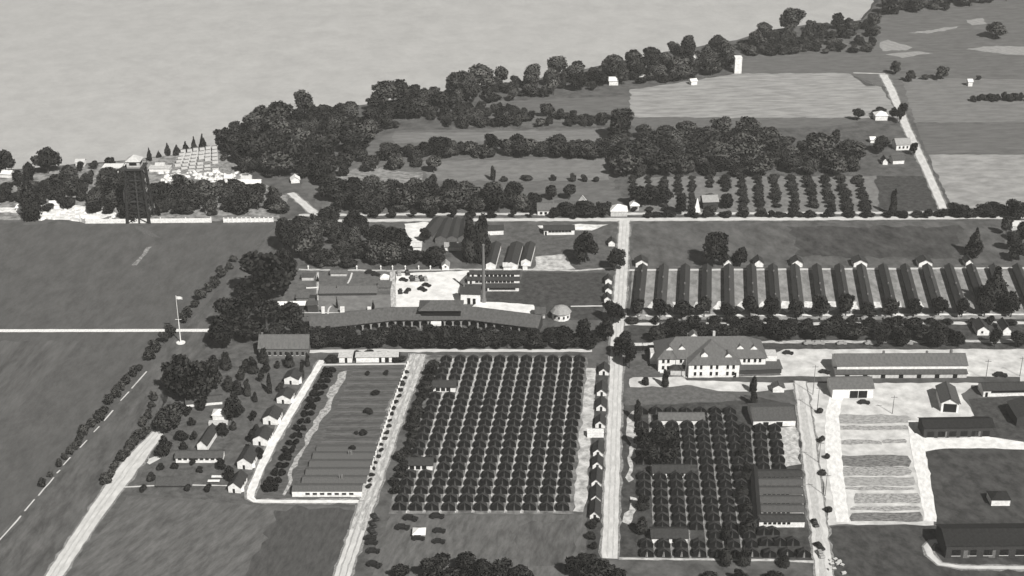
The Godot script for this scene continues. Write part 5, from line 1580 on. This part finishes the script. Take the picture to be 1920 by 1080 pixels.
	# bottom
	trees([[752, 1088, 34, 34], [810, 1088, 40, 46], [830, 1074, 34, 40], [872, 1075, 46, 38], [905, 1086, 44, 40], [940, 1090, 44, 38], [975, 1096, 50, 40], [850, 1100, 50, 40]], "%s from left of the dark trees along the bottom edge below the middle tents", "bottom edge trees", "round", "broadleaf_tree", "tree", "deep_leaf")
	trees([[1075, 1080, 36, 40], [1104, 1090, 44, 46], [1132, 1086, 40, 36], [1158, 1095, 40, 32], [1095, 1062, 26, 24]], "%s from left of the dark trees at the foot of the straight road", "trees at the road's foot", "round", "broadleaf_tree", "tree", "deep_leaf")
	trees([[1112, 990, 22, 20], [1108, 1010, 20, 18], [1112, 1030, 20, 18], [1110, 1050, 18, 16]], "%s from left of the dark bushes below the line of gabled huts", "bushes below the huts", "shrub", "bush", "bush", "deep_leaf")
	trees([[1385, 1092, 30, 26], [1450, 1096, 40, 24], [1330, 1092, 40, 20]], "%s from left of the tree tops on the bottom edge below the right-hand tents", "", "round", "broadleaf_tree", "tree", "deep_leaf")
	# the left houses
	trees([[340, 742, 70, 76], [372, 752, 72, 76], [396, 735, 50, 60], [330, 718, 44, 40]], "%s from left of the huge dark trees beside the drill field corner", "huge dark trees", "round", "broadleaf_tree", "tree", "deep_leaf")
	trees([[323, 806, 56, 44], [300, 800, 30, 26]], "%s of the two grey spreading trees at the head of the white road, from left", "", "round", "broadleaf_tree", "tree", "pale_leaf")
	trees([[496, 680, 20, 28], [542, 688, 19, 26], [577, 687, 11, 26], [567, 708, 12, 30], [464, 742, 13, 32], [506, 737, 13, 38], [479, 753, 11, 19], [474, 700, 24, 30], [430, 732, 24, 26], [447, 738, 20, 25], [461, 697, 20, 24], [438, 806, 14, 17], [452, 712, 18, 20], [520, 690, 12, 14], [400, 700, 30, 34], [425, 690, 28, 30]], "%s from left of the small trees in the gardens above the cottages", "garden trees above the cottages", "column", "garden_tree", "tree", "leaf")
	trees([[436, 790, 28, 44], [380, 770, 24, 28], [417, 820, 24, 30], [473, 833, 17, 30], [487, 860, 15, 24], [340, 828, 22, 24], [310, 856, 28, 26], [432, 905, 20, 36], [476, 790, 14, 22], [452, 778, 16, 20]], "%s from left of the dark trees between the cottages", "trees between the cottages", "round", "garden_tree", "tree", "deep_leaf")
	trees([[283, 902, 16, 22], [270, 922, 18, 16], [390, 922, 15, 16], [352, 920, 14, 12], [300, 880, 18, 14]], "%s from left of the small bushes beside the bank of benches", "bushes by the benches", "shrub", "bush", "bush", "leaf")
	trees([[417, 520, 20, 18], [403, 540, 24, 22], [412, 512, 16, 14], [392, 548, 18, 16], [379, 562, 22, 20], [366, 578, 18, 16], [352, 598, 20, 24], [344, 606, 18, 18], [322, 634, 26, 26], [308, 644, 22, 22], [292, 662, 24, 24], [280, 676, 22, 22], [430, 505, 16, 14], [440, 492, 14, 12]], "%s from left of the young trees along the upper edge of the drill field", "young trees along the drill field", "round", "young_tree", "tree", "pale_leaf")
	trees([[238, 722, 20, 22], [218, 748, 22, 26], [186, 792, 22, 22], [160, 818, 20, 22], [147, 838, 18, 18], [132, 852, 20, 18], [122, 862, 14, 12], [80, 912, 16, 18], [228, 734, 18, 20], [207, 760, 20, 22], [196, 778, 18, 18], [172, 803, 20, 20], [153, 828, 16, 18], [140, 845, 16, 16], [112, 875, 14, 14], [252, 706, 18, 18], [262, 698, 16, 16], [95, 895, 12, 12]], "%s from left of the young trees along the dashed white footpath", "young trees along the footpath", "round", "young_tree", "tree", "pale_leaf")
	trees([[278, 788, 18, 20], [285, 765, 14, 14], [262, 826, 26, 24], [247, 845, 22, 22], [232, 866, 22, 22], [218, 880, 18, 18], [200, 908, 24, 24], [270, 800, 20, 20], [255, 836, 20, 20], [240, 856, 18, 18], [209, 895, 18, 18], [290, 752, 16, 18], [276, 815, 16, 16]], "%s from left of the young trees along the wide pale road", "young trees along the wide road", "round", "young_tree", "tree", "pale_haze_leaf")
	trees([[360, 800, 16, 18], [352, 780, 18, 20], [345, 845, 16, 18], [362, 872, 12, 12], [490, 718, 16, 22], [500, 700, 18, 22], [525, 735, 14, 16], [480, 812, 14, 16], [465, 850, 14, 18], [415, 880, 18, 24], [330, 880, 16, 12], [375, 885, 14, 12], [310, 838, 18, 20], [440, 760, 18, 26], [390, 860, 12, 10], [365, 825, 14, 18]], "%s from left of the small dark garden trees scattered among the cottages", "garden trees among the cottages", "round", "garden_tree", "tree", "leaf")
	trees([[690, 703, 12, 9], [724, 703, 10, 9], [703, 740, 20, 9], [684, 775, 8, 9], [693, 775, 14, 12], [668, 815, 8, 9], [680, 816, 14, 14], [655, 845, 7, 9], [662, 845, 12, 13]], "%s from left of the dark tufts on the long field", "dark tufts on the long field", "shrub", "bush", "bush", "deep_leaf")
	var clipped := []
	for i in 18:
		var f := i / 17.0
		var y := lerpf(698, 921, pow(f, 1.12))
		var x := lerpf(617, 508, (y - 698.0) / 223.0)
		var big := 1.35 if i == 17 else 1.0
		clipped.append([x - 6, y, 14.0 * big + rng.randf_range(-1, 2), (12.0 + 4.0 * f) * big])
		clipped.append([x + 6, y - 1, 14.0 * big + rng.randf_range(-1, 2), (11.0 + 4.0 * f) * big])
	trees(clipped, "%s from left of the black clipped bushes in pairs along the bent white road", "clipped bushes along the bent road", "shrub", "clipped_bush", "bush", "black_leaf")
	# shrubs beside the fields of halls
	var edge := []
	for i in 20:
		var f := i / 19.0
		edge.append([lerpf(763, 690, f) + rng.randf_range(-1, 2), lerpf(700, 915, f), 9.0 + rng.randf_range(-1, 3), 8.0])
	trees(edge, "%s from left of the small bushes along the right fence of the halls field", "bushes along the halls fence", "shrub", "bush", "bush", "leaf")
	trees([[650, 668, 18, 10], [672, 668, 18, 11], [690, 667, 20, 12], [710, 668, 20, 12], [728, 668, 18, 12], [745, 670, 20, 12], [752, 678, 24, 16], [620, 678, 24, 14]], "%s from left of the low bushes behind the white arched stores", "bushes behind the stores", "shrub", "bush", "bush", "leaf")
	trees([[1550, 860, 12, 14], [1542, 890, 20, 8], [1552, 960, 18, 14], [1540, 830, 14, 16], [1536, 775, 14, 14]], "%s from left of the small bushes between the right-hand road and the yard", "bushes beside the yard", "shrub", "bush", "bush", "leaf")
	trees([[596, 528, 5, 12], [631, 545, 4, 10], [632, 578, 5, 22], [700, 580, 6, 18]], "%s from left of the narrow dark cypresses in the club garden", "garden cypresses", "cone", "cypress", "tree", "deep_leaf")

func small_things() -> void:
	# the white flagpole on the drill field
	var f := thing("white_flagpole", "tall white flagpole with flag and round base beside the drill field", "flagpole", "", G(339, 643))
	var st := new_st()
	tube(st, Vector3.ZERO, Vector3(0, 11, 0), 0.24, 0.2, 8)
	part("lower_mast", st, M.white, f)
	var s2 := new_st()
	tube(s2, Vector3(0, 10.2, 0.2), Vector3(0, 22, 0.2), 0.14, 0.08, 8)
	part("upper_mast", s2, M.white, f)
	var s3 := new_st()
	hull(s3, ring(Vector3(0, 0, 0), 1.9, 16), ring(Vector3(0, 0.3, 0), 1.9, 16))
	part("base", s3, M.concrete, f)
	var fl := new_st()
	for i in 6:
		var x0 := 0.1 + i * 0.42
		var x1 := x0 + 0.42
		var z0 := sin(i * 1.1) * 0.2 + 0.2
		var z1 := sin((i + 1) * 1.1) * 0.2 + 0.2
		var d := Vector3(0, 0, 0.02)
		hull(fl, PackedVector3Array([Vector3(x0, 20.4 - i * 0.05, z0), Vector3(x1, 20.35 - i * 0.05, z1), Vector3(x1, 20.35 - i * 0.05, z1) + d, Vector3(x0, 20.4 - i * 0.05, z0) + d]), PackedVector3Array([Vector3(x0, 21.8 - i * 0.1, z0), Vector3(x1, 21.7 - i * 0.1, z1), Vector3(x1, 21.7 - i * 0.1, z1) + d, Vector3(x0, 21.8 - i * 0.1, z0) + d]))
	part("flag", fl, M.flag, f)
	mesh_part("yardarm", unit_box(Vector3(2.6, 0.14, 0.14)), M.white, f, Vector3(0, 11, 0.1))
	# parking yard
	var cars := [[757, 527, 1.2, "dark car at the top left corner of the parking yard", false], [773, 525, 0.2, "dark car second in the top row of the parking yard", false], [781, 525, 0.2, "pale car third in the top row of the parking yard", true], [790, 525, 0.3, "dark car fourth in the top row of the parking yard", false], [798, 525, 0.2, "pale car last in the top row of the parking yard", true], [751, 549, 0.1, "dark car lower left in the parking yard", false], [764, 548, -0.4, "dark car beside the lower left one in the parking yard", false], [792, 545, 0.9, "dark car in the middle of the parking yard", false], [800, 537, 1.1, "dark car just above the middle one in the parking yard", false], [748, 515, 0.2, "grey car in the top edge of the parking yard, left", true], [764, 514, 0.2, "dark car under the trees at the top of the parking yard", false]]
	for c in cars:
		car(c[0], c[1], c[2], c[3], "cars in the parking yard", c[4])
	for c in [[703, 973, 0.5, "upper"], [699, 986, 0.5, "second"], [698, 1000, 0.5, "third"], [697, 1020, 1.5, "fourth"], [700, 1036, 1.5, "fifth"], [702, 1062, 1.2, "lowest"], [694, 1012, 1.5, "half-hidden"]]:
		car(c[0], c[1], c[2], "%s dark car parked on the grass right of the dirt road" % c[3], "cars on the grass by the dirt road")
	for c in [[755, 992, 1.5, "left"], [770, 975, 1.3, "upper"], [787, 997, 1.5, "middle"], [824, 998, 1.5, "right"], [823, 1018, 1.5, "lower right"], [820, 971, 1.5, "topmost right"], [785, 1012, 1.5, "lower middle"]]:
		car(c[0], c[1], c[2], "%s dark vehicle on the trampled field below the tents" % c[3], "vehicles on the trampled field")
	car(1528, 984, 0.1, "dark car driving on the right-hand road below the mess block")
	car(1536, 1028, 0.4, "dark car low on the right-hand road near the bottom edge")
	car(1538, 1042, 0.2, "lowest small car on the right-hand road", "", true)
	car(1546, 700, 1.2, "dark car parked left of the long workshop")
	car(1876, 706, 1.4, "dark car at the right end of the long workshop")
	car(1478, 664, 1.4, "dark car behind the right white annex on the gravel")
	car(1620, 757, 1.5, "dark car parked below the open garage")
	house("canvas_heap", "bright canvas-covered heap among the vehicles below the tents", "heap", V(774, 1010), V(797, 1010), 4.0, 1.6, 1.2, {"ridge": "hip", "roof": M.white, "wall": M.cream, "over": 0.2})
	for k in [[1524, 740, 13.0, "tall utility pole where the right-hand road meets the gravel yard"], [1532, 772, 11.0, "utility pole above the right-hand road's first bend"], [1673, 776, 8.0, "thin pole in the gravel yard above the planted beds"], [1535, 868, 9.0, "utility pole beside the right-hand road near the beds"], [1547, 930, 9.0, "utility pole beside the right-hand road below the beds"], [1848, 712, 9.0, "thin pole on the gravel right of the long workshop"], [1912, 706, 9.0, "utility pole at the right edge of the gravel"]]:
		pole(k[0], k[1], k[2], 0.16, k[3])
	var gp := [669, 714, 736, 760, 785, 807, 578]  # plain white gate posts, no lamp on them
	for i in gp.size():
		var g := thing("lamp_post", "small white post under the trees above the club garden, %s of seven" % NTH[i], "gate post", "white posts above the club garden", G(gp[i], 505))
		var c := new_st()
		tube(c, Vector3.ZERO, Vector3(0, 1.5, 0), 0.3, 0.22, 8)
		part("post", c, M.white, g)
		var c2 := new_st()
		hull(c2, ring(Vector3(0, 1.5, 0), 0.45, 8), ring(Vector3(0, 2.0, 0), 0.15, 8))
		part("cap", c2, M.white, g)
	fence("field_fence", "low white fence along the right edge of the long field", [V(765, 683), V(740, 750), V(711, 835), V(696, 880)], 1.2, 3.0, M.white, true, 0.5)
	# garden walls and hedges round the club
	fence("garden_wall", "dark low wall dividing the club garden", [V(598, 551), V(700, 551)], 0.7, 12.0, M.wood_dark, true, 0.3)
	fence("garden_wall", "dark fence corner left of the club garden", [V(575, 559), V(594, 559), V(595, 572)], 1.8, 4.0, M.wood_dark, true, 0.3)
	house("garden_block", "left of the two upright white blocks on the club lawn", "block", V(603, 588), V(609, 588), 1.0, 2.8, 0.1, {"ridge": "flat", "roof": M.white, "over": 0.0})
	house("garden_block", "right of the two upright white blocks on the club lawn", "block", V(638, 588), V(646, 588), 1.0, 2.8, 0.1, {"ridge": "flat", "roof": M.white, "over": 0.0})
	house("garden_block", "small white box beside the cypress on the club lawn", "block", V(689, 582), V(696, 582), 1.0, 1.2, 0.1, {"ridge": "flat", "roof": M.white, "over": 0.0})
	house("white_canopy", "white half-dome canopy at the right end of the club garden", "canopy", V(713, 525), V(729, 525), 3.0, 0.8, 1.6, {"ridge": "hip", "roof": M.white, "over": 0.2})
	trees([[611, 519, 18, 7], [606, 529, 14, 6], [676, 531, 14, 8], [686, 530, 10, 12], [703, 531, 14, 5], [640, 515, 10, 8], [750, 540, 8, 6]], "%s from left of the low dark bushes in the club garden", "club garden bushes", "shrub", "bush", "bush", "deep_leaf")
	car(705, 517, 1.3, "dark car parked by the club garden's right corner")
	car(694, 513, 1.5, "dark car on the street edge of the club garden")
	fence("garden_wall", "pale low wall along the left end of the club garden", [V(575, 541), V(596, 540)], 0.6, 6.0, M.concrete, true, 0.3)
	house("garden_shed", "flat grey shed left of the club garden below the pale low wall", "shed", V(556, 566), V(578, 566), 5.0, 2.0, 0.3, {"ridge": "flat", "roof": M.roof_grey, "wall": M.wood})
	house("garden_shed", "flat grey shed beside the round dark tree left of the club garden", "shed", V(566, 526), V(588, 526), 4.0, 1.8, 0.3, {"ridge": "flat", "roof": M.roof, "wall": M.cream})
	house("flat_hall", "long low flat-roofed hall across the club garden", "hall", V(599, 555), V(706, 554), 7.0, 1.3, 0.2, {"ridge": "flat", "roof": M.roof_pale2, "wall": M.wood_dark})
	house("flat_hall", "low grey flat-roofed hall beside the parking yard in the club garden", "hall", V(709, 545), V(732, 545), 6.0, 1.6, 0.2, {"ridge": "flat", "roof": M.roof_grey, "wall": M.wood})
	house("flat_hall", "low pale-roofed hall at the top left of the club garden", "hall", V(620, 518), V(650, 518), 4.0, 1.6, 0.5, {"ridge": "x", "roof": M.roof_grey, "wall": M.cream})
	var arc := []
	for i in 9:
		var a := lerpf(-1.2, 1.2, i / 8.0)
		arc.append(V(625.0 - cos(a) * 10.0, 587.0 + sin(a) * 13.5))
	strip("curved_path", arc, [0.7], M.road, 7, 20.0, 0.02)
	# dark tables and stands round the right side
	for k in [[1232, 656, "left"], [1206, 656, "far left"]]:
		house("bus", "%s long dark bus parked left of the hipped building" % k[2], "bus", V(k[0] - 26, k[1] + 2), V(k[0] - 2, k[1] + 2), 2.4, 2.4, 0.3, {"ridge": "x", "roof": M.cream, "wall": M.iron, "over": 0.05, "rows": [["F", 6, 1.2, 0.6, 0.7, 0.1, 0.9]]})
	for k in range(14):
		var x := 1208.0 + k * 42.0 + rng.randf_range(-6, 6)
		car(x, 599.5, PI / 2 + rng.randf_range(-0.1, 0.1), "pale car parked in the barracks street, %s from left" % NTH[k], "pale cars in the barracks street", true)
	for k in range(9):
		var x: float = [1518, 1535, 1578, 1632, 1640, 1245, 1290, 1700, 1780][k]
		car(x, 646.0, PI / 2, "pale car half hidden by the thick tree row, %s one" % NTH[k], "pale cars under the thick tree row", true)
	for k in 9:
		var x: float = [1557, 1566, 1574, 1560, 1570, 1579, 1556, 1564, 1582][k]
		var y: float = [1052, 1050, 1054, 1060, 1058, 1062, 1070, 1068, 1076][k]
		var t := thing("wooden_crate", "pale crate beside the right-hand road near the bottom edge, %s from left" % NTH[[1, 4, 6, 2, 5, 7, 0, 3, 8][k]], "crate", "pale crates by the road", G(x, y), rng.randf())
		var s := Vector3(rng.randf_range(0.8, 1.4), rng.randf_range(0.5, 0.9), rng.randf_range(0.7, 1.1))
		mesh_part("box", unit_box(s), M.cream if k % 2 == 0 else M.wood, t, Vector3(0, s.y * 0.5, 0))
		mesh_part("lid", unit_box(Vector3(s.x + 0.1, 0.08, s.z + 0.1)), M.cream, t, Vector3(0, s.y + 0.04, 0))
